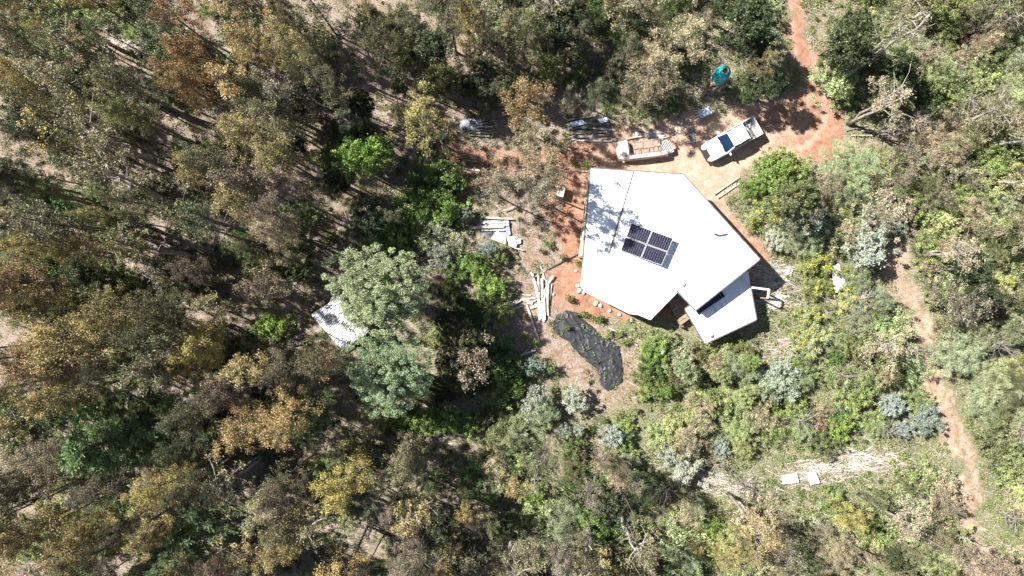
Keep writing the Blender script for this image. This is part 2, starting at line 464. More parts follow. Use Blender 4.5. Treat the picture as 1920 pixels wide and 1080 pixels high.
dirt = blur(np.maximum.reduce([yard * 1.0, fore * 0.38, side * 0.85, track * 0.60]), 5)
pale_c = np.clip(np.clip(1.15 - np.hypot(wx - 1300, (wy - 300) * 1.3) / 285, 0, 1) + 0.6 * (wx > 1590), 0, 1)
straw = blur(np.maximum.reduce([in_poly(wx, wy, p) * 0.40 for p in STRAW]), 3)
green = np.clip(0.45 + 0.35 * (wx > 1130) + 0.25 * ((wy > 560) & (wx > 620)) - 0.15 * (wx < 600), 0, 1)
green = blur(green * (1 - 0.4 * fore), 4)
rut = rut_of(XX * S + 960, 540 - YY * S) * (0.4 + 0.6 * vnoise(XX * 0.7, YY * 0.7, 41))
ZZ = ZZ - 0.05 * rut
ny, nx = XX.shape
idx = np.arange(nx * ny).reshape(ny, nx)
F = np.stack([idx[:-1, :-1], idx[:-1, 1:], idx[1:, 1:], idx[1:, :-1]], -1).reshape(-1, 4)
VV = np.stack([XX, YY, ZZ], -1).reshape(-1, 3)
fy = yard[:-1, :-1].ravel(); ft = track[:-1, :-1].ravel() & ~fy
def sub_ground(name, mask):
    f = F[mask]; used, inv = np.unique(f, return_inverse=True)
    me = np_mesh(name, VV[used], inv.reshape(-1, 4), M['ground'], smooth=True)
    for an, arr in (('dirt', dirt), ('pale', pale_c), ('straw', straw), ('green', green), ('rut', rut)):
        a = me.attributes.new(an, 'FLOAT', 'POINT'); a.data.foreach_set('value', arr.ravel()[used].astype(np.float32))
    o = link_mesh(name, me); o['kind'] = 'structure'; return o
sub_ground('ground', ~(fy | ft))
sub_ground('yard', fy)
sub_ground('dirt_track', ft)

# ------------------------------------------------------------------ leaf and plant builders
def leaf_quads(C, L, Wd, up_bias=0.0, droop=0.0, r=rng):
    """diamond leaves at centres C with random directions"""
    n = len(C)
    u = r.normal(size=(n, 3)); u[:, 2] = u[:, 2] * 0.8 - droop
    u /= np.linalg.norm(u, axis=1)[:, None]
    w = r.normal(size=(n, 3)); w[:, 2] += up_bias
    nrm = w - (w * u).sum(1)[:, None] * u; nrm /= np.linalg.norm(nrm, axis=1)[:, None]
    v = np.cross(nrm, u)
    ls = (L * r.uniform(0.7, 1.3, n))[:, None] / 2; ws = (Wd * r.uniform(0.7, 1.3, n))[:, None] / 2
    V = np.stack([C - u * ls, C + v * ws, C + u * ls, C - v * ws], 1)
    return V.reshape(-1, 3), np.arange(4 * n).reshape(n, 4)

def clumps_to_leaves(centres, radii, per, L, Wd, droop, r, up=0.0, flat=0.8, shell=0.0):
    Cs = []; T = []
    for c, rad in zip(centres, radii):
        k = max(6, int(per * r.uniform(0.7, 1.3)))
        d = r.normal(size=(k, 3)); d /= np.linalg.norm(d, axis=1)[:, None]
        if shell: p = d * (r.random(k) ** 0.2)[:, None] * rad
        else: p = r.normal(0, r.uniform(0.32, 0.50), (k, 3)) * rad
        p[:, 2] *= flat
        Cs.append(np.asarray(c) + p)
        T.append(np.clip(0.5 + r.normal(0, 0.13) + r.normal(0, 0.2, k), 0, 1))
    C = np.concatenate(Cs); T = np.concatenate(T)
    V, F = leaf_quads(C, L, Wd, up, droop, r)
    return V, F, T

def gum(seed, H, R, start=0.5, limbs=14, per=85, crad=0.5, L=0.24, Wd=0.075, trunk_r=0.13, kink=0.35, bark='bark', top_heavy=1.0, stems=1):
    r = np.random.default_rng(seed)
    tb = MB(); cen = []; rad = []
    for st in range(stems):
        a0 = r.uniform(0, 6.28); off = 0.0 if stems == 1 else 0.25
        base = np.array([off * math.cos(a0), off * math.sin(a0), -0.3])
        lean = r.normal(0, 0.02 if stems == 1 else 0.09, 2)
        n = 7; pts = []; ph = r.uniform(0, 6.28, 2)
        hh = H * (1 if st == 0 else r.uniform(0.75, 0.98))
        for i in range(n):
            t = i / (n - 1)
            pts.append(base + np.array([lean[0] * hh * t + kink * math.sin(t * 4 + ph[0]) * t, lean[1] * hh * t + kink * math.sin(t * 3.3 + ph[1]) * t, (hh * 0.93 + 0.3) * t]))
        tr = trunk_r * (1 if stems == 1 else 0.7)
        tb.tube(pts, [tr * (1 - 0.78 * i / (n - 1)) for i in range(n)], 7)
        P = np.array(pts)
        def at(t):
            x = t * (n - 1); i = min(int(x), n - 2); return P[i] + (P[i + 1] - P[i]) * (x - i)
        nl = max(3, limbs // stems)
        for k in range(nl):
            t = start + (1 - start) * (k + r.uniform(0, 0.8)) / nl
            az = k * 2.399 + r.normal(0, 0.4) + st
            prof = (math.sin(math.pi * min(1, (t - start) / (1 - start) * 0.8 + 0.22)) ** 0.7) * top_heavy
            ln = R * prof * r.uniform(0.65, 1.15)
            o = at(t * 0.97); el = r.uniform(0.35, 0.9)
            d = np.array([math.cos(az) * math.cos(el), math.sin(az) * math.cos(el), math.sin(el)])
            e = o + d * ln * 1.05; m = o + d * ln * 0.5 + np.array([0, 0, -0.08 * ln]) + r.normal(0, 0.06, 3)
            tb.tube([o, m, e], [tr * 0.36, tr * 0.24, 0.012], 5, False)
            nb = max(2, int(2 + ln * 1.3))
            for q in range(nb):
                s = r.uniform(0.35, 1.05)
                c = o + (e - o) * s + r.normal(0, 0.26 * ln ** 0.5 + 0.1, 3)
                cen.append(c); rad.append(crad * r.uniform(0.65, 1.25))
                if r.random() < 0.5:
                    tb.tube([o + (e - o) * s * 0.8, c], [tr * 0.14, 0.008], 4, False)
        cen.append(P[-1] + np.array([0, 0, 0.2])); rad.append(crad)
    V, F, T = clumps_to_leaves(cen, rad, per, L, Wd, 0.35, r)
    return tb, (V, F, T), M[bark]

def dome(seed, H, R, n_clump=60, per=90, crad=0.4, L=0.13, Wd=0.08, low=0.15, lobes=5, trunk_r=0.1, shell=0.0, up=0.1, rough=0.25, bark='bark'):
    """rounded bush or broad tree: clumps over a lobed dome, darker gaps between the lobes"""
    r = np.random.default_rng(seed)
    tb = MB(); cen = []; rad = []
    lobe = [(r.uniform(0, 6.28), r.uniform(0.25, 0.62) * R, r.uniform(0.42, 0.68) * R, r.uniform(0.75, 1.0)) for _ in range(lobes)] + [(0, 0, 0.6 * R, 1.0)]
    for a, q, lr, hs in lobe:
        c0 = np.array([math.cos(a) * q, math.sin(a) * q, H * hs - lr * 0.75])
        c0[2] = max(c0[2], lr * 0.3)
        tb.tube([(0, 0, -0.2), (c0[0] * 0.3, c0[1] * 0.3, c0[2] * 0.5), tuple(c0)], [trunk_r, trunk_r * 0.6, trunk_r * 0.25], 6, False)
        for k in range(max(2, n_clump // (lobes + 1))):
            d = r.normal(size=3); d[2] = abs(d[2]) * 0.9 - 0.25; d /= np.linalg.norm(d)
            c = c0 + d * lr * r.uniform(0.78, 1.0 + rough); c[2] = max(c[2], crad * 0.3)
            cen.append(c); rad.append(crad * r.uniform(0.7, 1.25))
            if r.random() < 0.25: tb.tube([c0, c], [trunk_r * 0.18, 0.006], 4, False)
    V, F, T = clumps_to_leaves(cen, rad, per, L, Wd, 0.0, r, up=up, shell=shell)
    V[:, 2] = np.maximum(V[:, 2], 0.02)
    return tb, (V, F, T), M[bark]

def pine(seed, H, R, whorls=9, per=70):
    r = np.random.default_rng(seed)
    tb = MB(); tb.tube([(0, 0, -0.3), (0.1, 0, H * 0.5), (0, 0.1, H)], [0.16, 0.1, 0.02], 7)
    C = []; D = []; T = []
    for w in range(whorls):
        t = 0.35 + 0.63 * w / (whorls - 1); ln0 = R * (1.05 - t) / 0.7
        for k in range(5):
            az = k * 1.257 + w * 0.6 + r.normal(0, 0.2); ln = ln0 * r.uniform(0.6, 1.1)
            o = np.array([0, 0, H * t]); d = np.array([math.cos(az), math.sin(az), 0.25])
            e = o + d * ln
            tb.tube([o, e], [0.035, 0.012], 4, False)
            for q in range(max(3, int(ln * 4.5))):
                s = r.uniform(0.3, 1.05); c = o + (e - o) * s + r.normal(0, 0.17 + 0.1 * ln * s, 3) * np.array([1, 1, 0.5])
                k2 = per; dd = r.normal(size=(k2, 3)); dd[:, 2] = np.abs(dd[:, 2]) * 0.9 + 0.1; dd /= np.linalg.norm(dd, axis=1)[:, None]
                C.append(np.repeat(c[None], k2, 0) + dd * 0.09); D.append(dd); T.append(np.clip(0.5 + r.normal(0, 0.12) + r.normal(0, 0.18, k2), 0, 1))
    C = np.concatenate(C); D = np.concatenate(D); T = np.concatenate(T); n = len(C)
    s = np.cross(D, r.normal(size=(n, 3))); s /= np.linalg.norm(s, axis=1)[:, None]
    L = r.uniform(0.13, 0.24, n)[:, None]; w_ = 0.02
    V = np.stack([C - s * w_, C + s * w_, C + D * L + s * w_ * 0.4, C + D * L - s * w_ * 0.4], 1).reshape(-1, 3)
    return tb, (V, np.arange(4 * n).reshape(n, 4), T), M['bark']

def dead(seed, H, R, n=22):
    r = np.random.default_rng(seed); tb = MB()
    tb.tube([(0, 0, -0.2), (r.normal(0, 0.2), r.normal(0, 0.2), H * 0.6), (r.normal(0, 0.3), r.normal(0, 0.3), H)], [0.07, 0.05, 0.01], 6)
    for k in range(n):
        z = r.uniform(0.2, 0.95) * H; az = r.uniform(0, 6.28); ln = R * r.uniform(0.5, 1.1)
        e = np.array([math.cos(az) * ln, math.sin(az) * ln, z + ln * r.uniform(0.1, 0.8)])
        m = e * 0.5 + np.array([0, 0, z * 0.5]) + r.normal(0, 0.12, 3)
        tb.tube([(0, 0, z), m, e], [0.025, 0.016, 0.005], 4, False)
        for q in range(3):
            s = r.uniform(0.4, 1); c = np.array([0, 0, z]) * (1 - s) + e * s
            tb.tube([c, c + r.normal(0, 0.28, 3)], [0.01, 0.004], 3, False)
    return tb

PROTO = {}
def proto(kind, parts, leafmat, flowers=None):
    tb, (V, F, T), bark = parts
    tm = tb.mesh('trunk', bark, True)
    cm = np_mesh('crown', V, F, leafmat, T)
    fm = None
    if flowers:
        r = np.random.default_rng(flowers[1]); q = V.reshape(-1, 4, 3).mean(1)
        order = np.argsort(-(q[:, 2] + r.normal(0, 0.25, len(q))))[:int(len(q) * 0.6)]
        hubs = q[r.choice(order, flowers[0], replace=False)]
        C = np.concatenate([h + r.normal(0, 0.07, (4, 3)) + np.array([0, 0, 0.06]) for h in hubs])
        v2, f2 = leaf_quads(C, 0.09, 0.07, 0.8, 0, r)
        fm = np_mesh('blossom', v2, f2, M['petal'], np.clip(r.normal(0.5, 0.2, len(f2)), 0, 1))
    PROTO.setdefault(kind, []).append((tm, cm, fm))

for i in range(7): proto('tall', gum(100 + i, 15.0, 2.5 + 0.25 * (i % 3), 0.52, 17, [170, 80, 100][i % 3], 0.48, L=0.145, Wd=0.05, kink=0.3), M['leaf'])
for i in range(6): proto('mid', gum(200 + i, 9.0, 2.0 + 0.2 * (i % 3), 0.33, 16, [150, 95, 75][i % 3], 0.43, L=0.15, Wd=0.052, kink=0.3, trunk_r=0.10), M['leaf'])
for i in range(4): proto('sapling', gum(300 + i, 5.0, 1.6, 0.22, 18, 68, 0.34, L=0.13, Wd=0.045, kink=0.2, trunk_r=0.06, stems=2), M['leaf'])
for i in range(4): proto('slender', gum(400 + i, 14.0, 1.9, 0.62, 11, 48, 0.44, L=0.17, Wd=0.06, kink=0.35, trunk_r=0.155, bark='bark_pale'), M['leaf'])
for i in range(5): proto('thin', gum(450 + i, 15.0, 1.1, 0.72, 8, 120, 0.38, L=0.145, Wd=0.05, kink=0.25, trunk_r=0.105), M['leaf'])
for i in range(4): proto('dense', dome(500 + i, 6.5, 2.3, 130, 100, 0.38, L=0.19, Wd=0.085, trunk_r=0.13, lobes=6), M['leaf'])
for i in range(2): proto('acacia', dome(600 + i, 9.5, 3.3, 620, 120, 0.27, L=0.12, Wd=0.05, trunk_r=0.2, lobes=10, rough=0.2, up=0.6, shell=1), M['leaf_soft'])
for i in range(3): proto('pine', pine(700 + i, 9.0, 2.9), M['leaf_needle'])
for i in range(4): proto('bush', dome(800 + i, 1.5, 1.15, 80, 80, 0.22, L=0.11, Wd=0.055, trunk_r=0.04, lobes=7, rough=0.8), M['leaf'])
for i in range(4): proto('silver', dome(900 + i, 1.7, 1.0, 85, 70, 0.18, L=0.10, Wd=0.06, trunk_r=0.04, lobes=7, rough=0.55), M['leaf_silver'])
for i in range(3): proto('gorse', dome(1000 + i, 1.3, 1.15, 70, 75, 0.23, L=0.13, Wd=0.035, trunk_r=0.03, lobes=5, rough=0.4), M['leaf_needle'], (60, i))
for i in range(4): proto('scrub', dome(1100 + i, 1.3, 1.2, 56, 70, 0.24, L=0.13, Wd=0.04, trunk_r=0.03, lobes=7, rough=0.9), M['leaf'])
for i in range(3): proto('feather', dome(1200 + i, 2.0, 1.3, 85, 90, 0.24, L=0.22, Wd=0.018, trunk_r=0.04, lobes=5, rough=0.5), M['leaf_soft'])
DEAD = [dead(i, 2.6, 1.3).mesh('branches', M['bark_pale'], True) for i in range(3)]

# ------------------------------------------------------------------ labels built from landmarks
LAND = [('teal water tank', 1356, 136), ('white pickup truck', 1370, 264), ('stripped car body', 1205, 277), ('black plastic sheet', 1100, 650),
        ('solar panels', 1213, 458), ('annex roof', 1360, 600), ('corrugated shed', 622, 612), ('upper wattle', 700, 560),
        ('lower wattle', 722, 695), ('round green tree', 685, 312), ('yellow-green gum', 798, 228), ('plank stack', 915, 415),
        ('long pale trunk', 1650, 95), ('bark strip heap', 1600, 865), ('two white boards', 1515, 893), ('big green pine', 215, 820),
        ('lone golden gum', 365, 645), ('big amber gum', 75, 640), ('scrub white board', 1568, 520),
        ('track fork', 1740, 645), ('upper left corner', 60, 40), ('upper right corner', 1860, 40), ('lower left corner', 60, 1040),
        ('lower right corner', 1870, 1050), ('amber crown pair', 490, 75), ('bottom edge', 960, 1060), ('top edge', 1000, 20),
        ('right edge', 1890, 520), ('bare pale trunk', 1180, 990), ('trackside silver bush', 1625, 455)]
DIRS = ['right', 'upper right', 'top', 'upper left', 'left', 'lower left', 'bottom', 'lower right']
ORD = ['nearest', 'second', 'third', 'fourth', 'fifth', 'sixth', 'seventh', 'eighth', 'ninth', 'tenth', 'eleventh', 'twelfth', 'thirteenth']
PENDING = []
def pend(o, desc, px, py):
    j = min(range(len(LAND)), key=lambda i: math.hypot(LAND[i][1] - px, LAND[i][2] - py))
    dx, dy = px - LAND[j][1], LAND[j][2] - py
    k = int(round(math.atan2(dy, dx) / (math.pi / 4))) % 8
    PENDING.append((desc, j, k, math.hypot(dx, dy), o))
def settle_labels():
    groups = {}
    for p in PENDING: groups.setdefault(p[:3], []).append(p)
    for (desc, j, k), ps in groups.items():
        ps.sort(key=lambda p: p[3])
        for n, p in enumerate(ps):
            side_ = {'top': 'above', 'bottom': 'below', 'left': 'left of', 'right': 'right of'}.get(DIRS[k], DIRS[k] + ' of')
            if len(ps) == 1: lab = '%s, %s the %s' % (desc, side_, LAND[j][0])
            elif n == 0: lab = '%s, nearest one %s the %s' % (desc, side_, LAND[j][0])
            else: lab = '%s, %s out %s the %s' % (desc, ORD[min(n, 12)], side_, LAND[j][0])
            p[4]['label'] = lab

# ------------------------------------------------------------------ planting
INFO = {  # kind: (name, category, group, natural height, crown centre fraction, colour-word suffix)
 'tall': ('gum_tree', 'tree', 'tall gum trees of the plantation', 15.0, 0.80, 'tall gum tree'),
 'mid': ('gum_tree', 'tree', 'half grown gum trees', 9.0, 0.70, 'mid sized gum'),
 'sapling': ('gum_sapling', 'tree', 'bushy gum saplings', 5.0, 0.62, 'bushy gum sapling'),
 'slender': ('slender_gum_tree', 'tree', 'slender gums with pale bare trunks', 14.0, 0.82, 'slender gum'),
 'thin': ('thin_gum_tree', 'tree', 'thin plantation gums with small tufts', 15.0, 0.85, 'thin gum pole'),
 'dense': ('broadleaf_tree', 'tree', 'dense broadleaf trees', 6.5, 0.6, 'dense leafy tree'),
 'acacia': ('wattle_tree', 'tree', 'grey-green wattle trees', 9.5, 0.7, 'wattle tree'),
 'pine': ('pine_tree', 'tree', 'young pine trees', 9.0, 0.62, 'pine'),
 'bush': ('leafy_bush', 'bush', 'low leafy bushes', 1.5, 0.6, 'low leafy bush'),
 'silver': ('silver_shrub', 'shrub', 'silver leaved gum shrubs', 1.7, 0.6, 'silver leaved shrub'),
 'gorse': ('flowering_bush', 'bush', 'yellow flowering bushes', 1.3, 0.6, 'yellow flowering bush'),
 'scrub': ('scrub_bush', 'bush', 'loose scrub bushes', 1.3, 0.6, 'loose scrub bush'),
 'feather': ('feathery_shrub', 'shrub', 'feathery shrubs', 2.0, 0.6, 'feathery shrub'),
}
COLS = {  # leaf colours with the word used for them
 'rust': (0.32, 0.215, 0.11), 'amber': (0.34, 0.265, 0.115), 'golden': (0.38, 0.31, 0.11), 'olive': (0.22, 0.20, 0.11),
 'dull green': (0.15, 0.165, 0.07), 'dark green': (0.075, 0.095, 0.045), 'grey-brown': (0.25, 0.215, 0.145), 'bright green': (0.22, 0.32, 0.08),
 'fresh green': (0.25, 0.31, 0.11), 'deep green': (0.11, 0.17, 0.055), 'silver-grey': (0.38, 0.42, 0.34), 'blue-grey': (0.26, 0.31, 0.25),
 'grey-green': (0.31, 0.345, 0.20), 'pine green': (0.20, 0.275, 0.125), 'yellow-green': (0.35, 0.33, 0.13), 'sandy': (0.37, 0.31, 0.20),
 'pale green': (0.35, 0.39, 0.18), 'yellow': (0.85, 0.68, 0.06), 'pale grey-green': (0.30, 0.36, 0.21), 'shaded olive': (0.15, 0.14, 0.075), 'shaded dull green': (0.125, 0.14, 0.075), 'shaded grey-brown': (0.19, 0.155, 0.11),  # last three: darker copies, backlit shade put into the leaf colour
}
OPEN_TALL = [(220, 812, 60), (250, 780, 30), (345, 1015, 35), (585, 785, 30), (365, 645, 28), (85, 640, 40), (798, 222, 32), (687, 312, 36), (500, 80, 40), (320, 60, 30), (440, 290, 45), (480, 330, 40), (706, 552, 85), (724, 706, 75), (452, 800, 25), (1270, 80, 35)]
OPEN = [(1356, 138, 34), (1317, 214, 22), (1370, 262, 70), (1205, 272, 62), (1056, 360, 30), (1005, 575, 60), (955, 600, 30), (1085, 620, 62), (1140, 680, 55), (915, 420, 48), (955, 450, 40),
        (615, 610, 42), (1568, 520, 30), (1595, 868, 52), (1520, 890, 30), (1665, 876, 26), (1510, 893, 38), (1340, 905, 45), (1400, 908, 40), (850, 811, 55), (885, 238, 34), (1100, 240, 45), (1640, 250, 45), (1160, 600, 45), (1130, 740, 60),
        (1475, 892, 36), (1522, 892, 36), (1620, 866, 50), (1480, 20, 30), (1488, 60, 30), (1496, 100, 28), (1508, 140, 28), (1720, 600, 20), (1745, 700, 20), (1812, 930, 24), (1500, 935, 50), (1440, 530, 50), (1450, 590, 40), (1460, 650, 30), (440, 575, 30), (290, 215, 28), (215, 75, 30), (330, 250, 22), (420, 900, 30), (465, 930, 30), (640, 830, 28), (680, 1020, 35), (900, 850, 26), (400, 420, 26), (1340, 372, 25)]
NPL = 0
HOUSEBOX = [(1085, 310), (1290, 320), (1430, 490), (1425, 610), (1320, 650), (1210, 610), (1085, 560)]
KEEP = [(1300, 215, 1450, 310), (1150, 235, 1270, 300), (1035, 335, 1080, 385), (985, 490, 1045, 640)]
def plant(kind, colour, px, py, h=None, width=1.0, force=False):
    """px, py: where the crown is seen in the photo; the stem stands straight below it"""
    global NPL
    name, cat, grp, H0, cf, suf = INFO[kind]
    h = h or H0 * random.uniform(0.85, 1.12)
    s = h / H0
    zc = h * cf
    p = W(px, py, zc)
    gx, gy = p.x * S + 960, 540 - p.y * S
    if not force:
        rad_ = {'tall': 2.3, 'mid': 1.9, 'dense': 2.1, 'slender': 1.5, 'pine': 2.3, 'acacia': 3}.get(kind, 1.1) * (h / H0) * width * S * CAM_H / (CAM_H - zc)
        for ox, oy, orr in (OPEN + (OPEN_TALL if h > 3 else [])):
            if math.hypot(px - ox, py - oy) < orr + rad_ * 0.55: return None
        if in_poly(gx, gy, YARD) or in_poly(gx, gy, HOUSEBOX): return None
        if kind in ('tall', 'mid', 'sapling', 'slender', 'dense', 'pine') and (dist_line(gx, gy, TRACK) < 26 or dist_line(gx, gy, TRACK_UP) < 20): return None
        if h < 3 and (dist_line(gx, gy, TRACK) < 30 or dist_line(gx, gy, TRACK_UP) < 24): return None
    NPL += 1
    z = gz(p.x, p.y)
    root = empty(name, (p.x, p.y, z), random.uniform(0, 6.283))
    sw = s * width * random.uniform(0.92, 1.1)
    root.scale = (sw, sw * random.uniform(0.9, 1.1), s)
    if h > 3:
        root.rotation_euler.x = random.gauss(0, 0.02); root.rotation_euler.y = random.gauss(0, 0.02)
    pr = PROTO[kind]
    if kind in ('tall', 'mid') and (force or px < 900 or random.random() < 0.35): pr = pr[0::3]
    tm, cm, fm = random.choice(pr)
    low = kind in ('bush', 'silver', 'gorse', 'scrub', 'feather')
    link_mesh('stem' if low else 'trunk', tm, root)
    c = link_mesh('foliage' if low else 'crown', cm, root)
    b = COLS[colour]; k = random.uniform(0.85, 1.18)
    c.color = (b[0] * k * random.uniform(0.92, 1.08), b[1] * k, b[2] * k * random.uniform(0.9, 1.12), 1)
    if fm is not None:
        f = link_mesh('blossom', fm, root); f.color = (*COLS['yellow'], 1)
    root['category'] = cat; root['group'] = grp
    size = ''
    if low: size = 'small ' if h < 0.8 * H0 else ('large ' if h > 1.25 * H0 else '')
    if -40 < px < 1960 and -40 < py < 1120:
        pend(root, (size + colour + ' ' + suf), px, py)
    else:
        pend(root, (colour + ' edge ' + suf), px, py)
    return root

# hero trees near the clearing
H = [('acacia', 'pale grey-green', 704, 552, 11.0, 0.80), ('acacia', 'pale grey-green', 724, 704, 9.5, 0.86), ('dense', 'bright green', 687, 312, 7.0, 0.62),
     ('mid', 'yellow-green', 798, 222, 10.5, 0.85), ('mid', 'rust', 972, 200, 10, 0.85), ('mid', 'sandy', 990, 262, 9.5, 0.7), ('mid', 'grey-brown', 932, 345, 9.5, 0.72),
     ('mid', 'grey-brown', 1012, 320, 12.5, 0.66), ('mid', 'grey-brown', 1032, 352, 12.0, 0.5), ('pine', 'pine green', 215, 820, 12, 1.15), ('pine', 'pine green', 250, 780, 11, 0.8),
     ('pine', 'pine green', 345, 1020, 12, 0.85), ('pine', 'pine green', 300, 1050, 10, 0.8), ('pine', 'pine green', 585, 785, 10, 0.72), ('tall', 'golden', 365, 645, 13, 0.76), ('tall', 'amber', 85, 640, 16, 0.9),
     ('tall', 'rust', 60, 690, 15, 0.75), ('tall', 'golden', 345, 680, 12, 0.66),
     ('tall', 'amber', 465, 68, 15, 0.72), ('tall', 'amber', 525, 88, 15, 0.68), ('tall', 'rust', 318, 20, 15, 0.65), ('tall', 'rust', 343, 85, 14, 0.65),
     ('tall', 'rust', 350, 165, 13, 0.5), ('tall', 'amber', 432, 232, 14, 0.75), ('tall', 'amber', 362, 300, 14, 0.65), ('tall', 'amber', 500, 285, 14, 0.85),
     ('tall', 'grey-brown', 450, 345, 14, 0.9), ('mid', 'grey-brown', 533, 160, 12, 0.8), ('mid', 'golden', 880, 28, 11, 0.7), ('mid', 'sandy', 1270, 75, 9, 0.95),
     ('mid', 'sandy', 1235, 120, 8, 1.0), ('mid', 'grey-brown', 1215, 160, 7, 1.0), ('tall', 'amber', 452, 800, 13, 0.81), ('mid', 'olive', 760, 880, 9, 1.0),
     ('tall', 'amber', 290, 920, 12, 0.95), ('tall', 'golden', 550, 1020, 12, 0.85), ('tall', 'amber', 15, 1010, 15, 1.0), ('mid', 'dull green', 985, 55, 9, 0.8),
     ('dense', 'dark green', 1440, 165, 5.0, 0.6), ('mid', 'olive', 1440, 112, 7.5, 0.5), ('dense', 'dark green', 1578, 70, 6, 0.6), ('dense', 'dark green', 1590, 95, 7.5, 0.8), ('dense', 'dark green', 1395, 45, 7, 0.75),
     ('sapling', 'grey-brown', 1545, 365, 4.5, 1.1), ('silver', 'silver-grey', 1500, 405, 3.0, 0.9), ('silver', 'silver-grey', 1625, 452, 3.2, 1.0),
     ('dense', 'pale green', 1285, 692, 3.6, 0.70), ('dense', 'pale green', 1352, 700, 3.4, 0.64), ('dense', 'fresh green', 1402, 682, 3.2, 0.58), ('dense', 'pale green', 1395, 745, 3.2, 0.6), ('bush', 'fresh green', 1240, 640, 1.6, 0.8), ('bush', 'deep green', 1225, 690, 1.6, 0.8), ('bush', 'fresh green', 1325, 750, 1.7, 0.9), ('scrub', 'grey-green', 1262, 665, 1.6, 1.0), ('scrub', 'dull green', 1245, 700, 1.5, 1.0),
     ('dense', 'fresh green', 1218, 655, 1.8, 0.4), ('dense', 'bright green', 1250, 735, 2.0, 0.42), ('silver', 'silver-grey', 1458, 712, 2.2, 1.1),
     ('silver', 'silver-grey', 1005, 752, 2.4, 0.82), ('silver', 'silver-grey', 1076, 748, 2.0, 0.8), ('silver', 'silver-grey', 1145, 816, 1.8, 0.9),
     ('silver', 'silver-grey', 1285, 872, 2.0, 1.05), ('silver', 'silver-grey', 1058, 808, 1.4, 0.7), ('silver', 'silver-grey', 1085, 805, 1.3, 0.6), ('silver', 'blue-grey', 872, 404, 1.6, 0.6),
     ('silver', 'blue-grey', 910, 470, 1.6, 0.85), ('bush', 'fresh green', 938, 475, 1.3, 0.75), ('silver', 'blue-grey', 1000, 685, 1.5, 0.85), ('bush', 'fresh green', 1032, 690, 1.2, 0.45),
     ('bush', 'bright green', 1438, 326, 2.0, 0.85), ('bush', 'bright green', 1462, 308, 2.0, 0.7), ('bush', 'fresh green', 1490, 330, 1.8, 0.9), ('bush', 'bright green', 1408, 352, 1.5, 0.7),
     ('bush', 'bright green', 812, 372, 2.0, 1.1), ('bush', 'bright green', 775, 400, 1.9, 1.0), ('bush', 'bright green', 838, 390, 1.8, 0.9), ('bush', 'deep green', 845, 335, 2.2, 1.0),
     ('bush', 'bright green', 738, 452, 2.0, 1.0), ('bush', 'bright green', 922, 540, 1.6, 1.1), ('bush', 'fresh green', 935, 588, 1.6, 0.9), ('bush', 'bright green', 905, 515, 1.5, 0.7),
     ('silver', 'blue-grey', 826, 482, 1.8, 0.9), ('bush', 'bright green', 940, 690, 1.5, 0.9), ('bush', 'bright green', 965, 722, 1.5, 0.8), ('sapling', 'rust', 600, 690, 6, 0.8),
     ('bush', 'bright green', 780, 792, 1.6, 1.0), ('bush', 'bright green', 830, 788, 1.6, 1.0), ('bush', 'bright green', 745, 785, 1.6, 0.9), ('bush', 'bright green', 880, 795, 1.4, 0.8), ('bush', 'bright green', 805, 780, 1.3, 0.8)]
H += [('dense', 'dark green', x, y, h, 0.7) for x, y, h in ((838, 600, 3.2), (882, 652, 2.8), (835, 672, 3.0), (905, 722, 2.6), (868, 562, 2.6), (850, 735, 2.8), (892, 600, 2.2), (820, 745, 2.2), (770, 770, 2.4))]  # this row and the next: dark undergrowth added to deepen the wattles' shade
H += [('bush', 'deep green', x, y, 1.6, 1.1) for x, y in ((860, 625), (905, 680), (875, 700), (925, 650), (850, 700), (880, 575))]
for k, c, x, y, h, w in H:
    o = plant(k, c, x, y, h, w, force=True)
    if k == 'acacia':
        o.rotation_euler = (0, 0, 0); o.scale = (1.06, 0.80, h / 9.5) if y < 600 else (0.92, 0.76, h / 9.5)

# slender gums with long bare trunks: foot and tip as seen in the photo
def slender(bx, by, tx, ty, colour='olive', width=1.0):
    f = math.hypot(tx - 960, ty - 540) / max(1, math.hypot(bx - 960, by - 540))
    h = min(17, max(5, CAM_H * (1 - 1 / f)))
    b = P2(bx, by); t = W(tx, ty, h)
    root = empty('slender_gum_tree', (b[0], b[1], gz(b[0], b[1])))
    d = Vector((t.x - b[0], t.y - b[1], h)).normalized()
    root.rotation_euler = (Vector((0, 0, 1)).rotation_difference(d) @ Matrix.Rotation(random.uniform(0, 6.28), 3, 'Z').to_quaternion()).to_euler()
    s = h / 14.0; root.scale = (width, width, s)
    tm, cm, fm = random.choice(PROTO['slender'])
    link_mesh('trunk', tm, root); c = link_mesh('crown', cm, root)
    c.color = (*COLS[colour], 1)
    root['category'] = 'tree'; root['group'] = 'slender gums with pale bare trunks'
    pend(root, 'leaning %s pale trunked gum' % colour, (bx + tx) / 2, (by + ty) / 2)
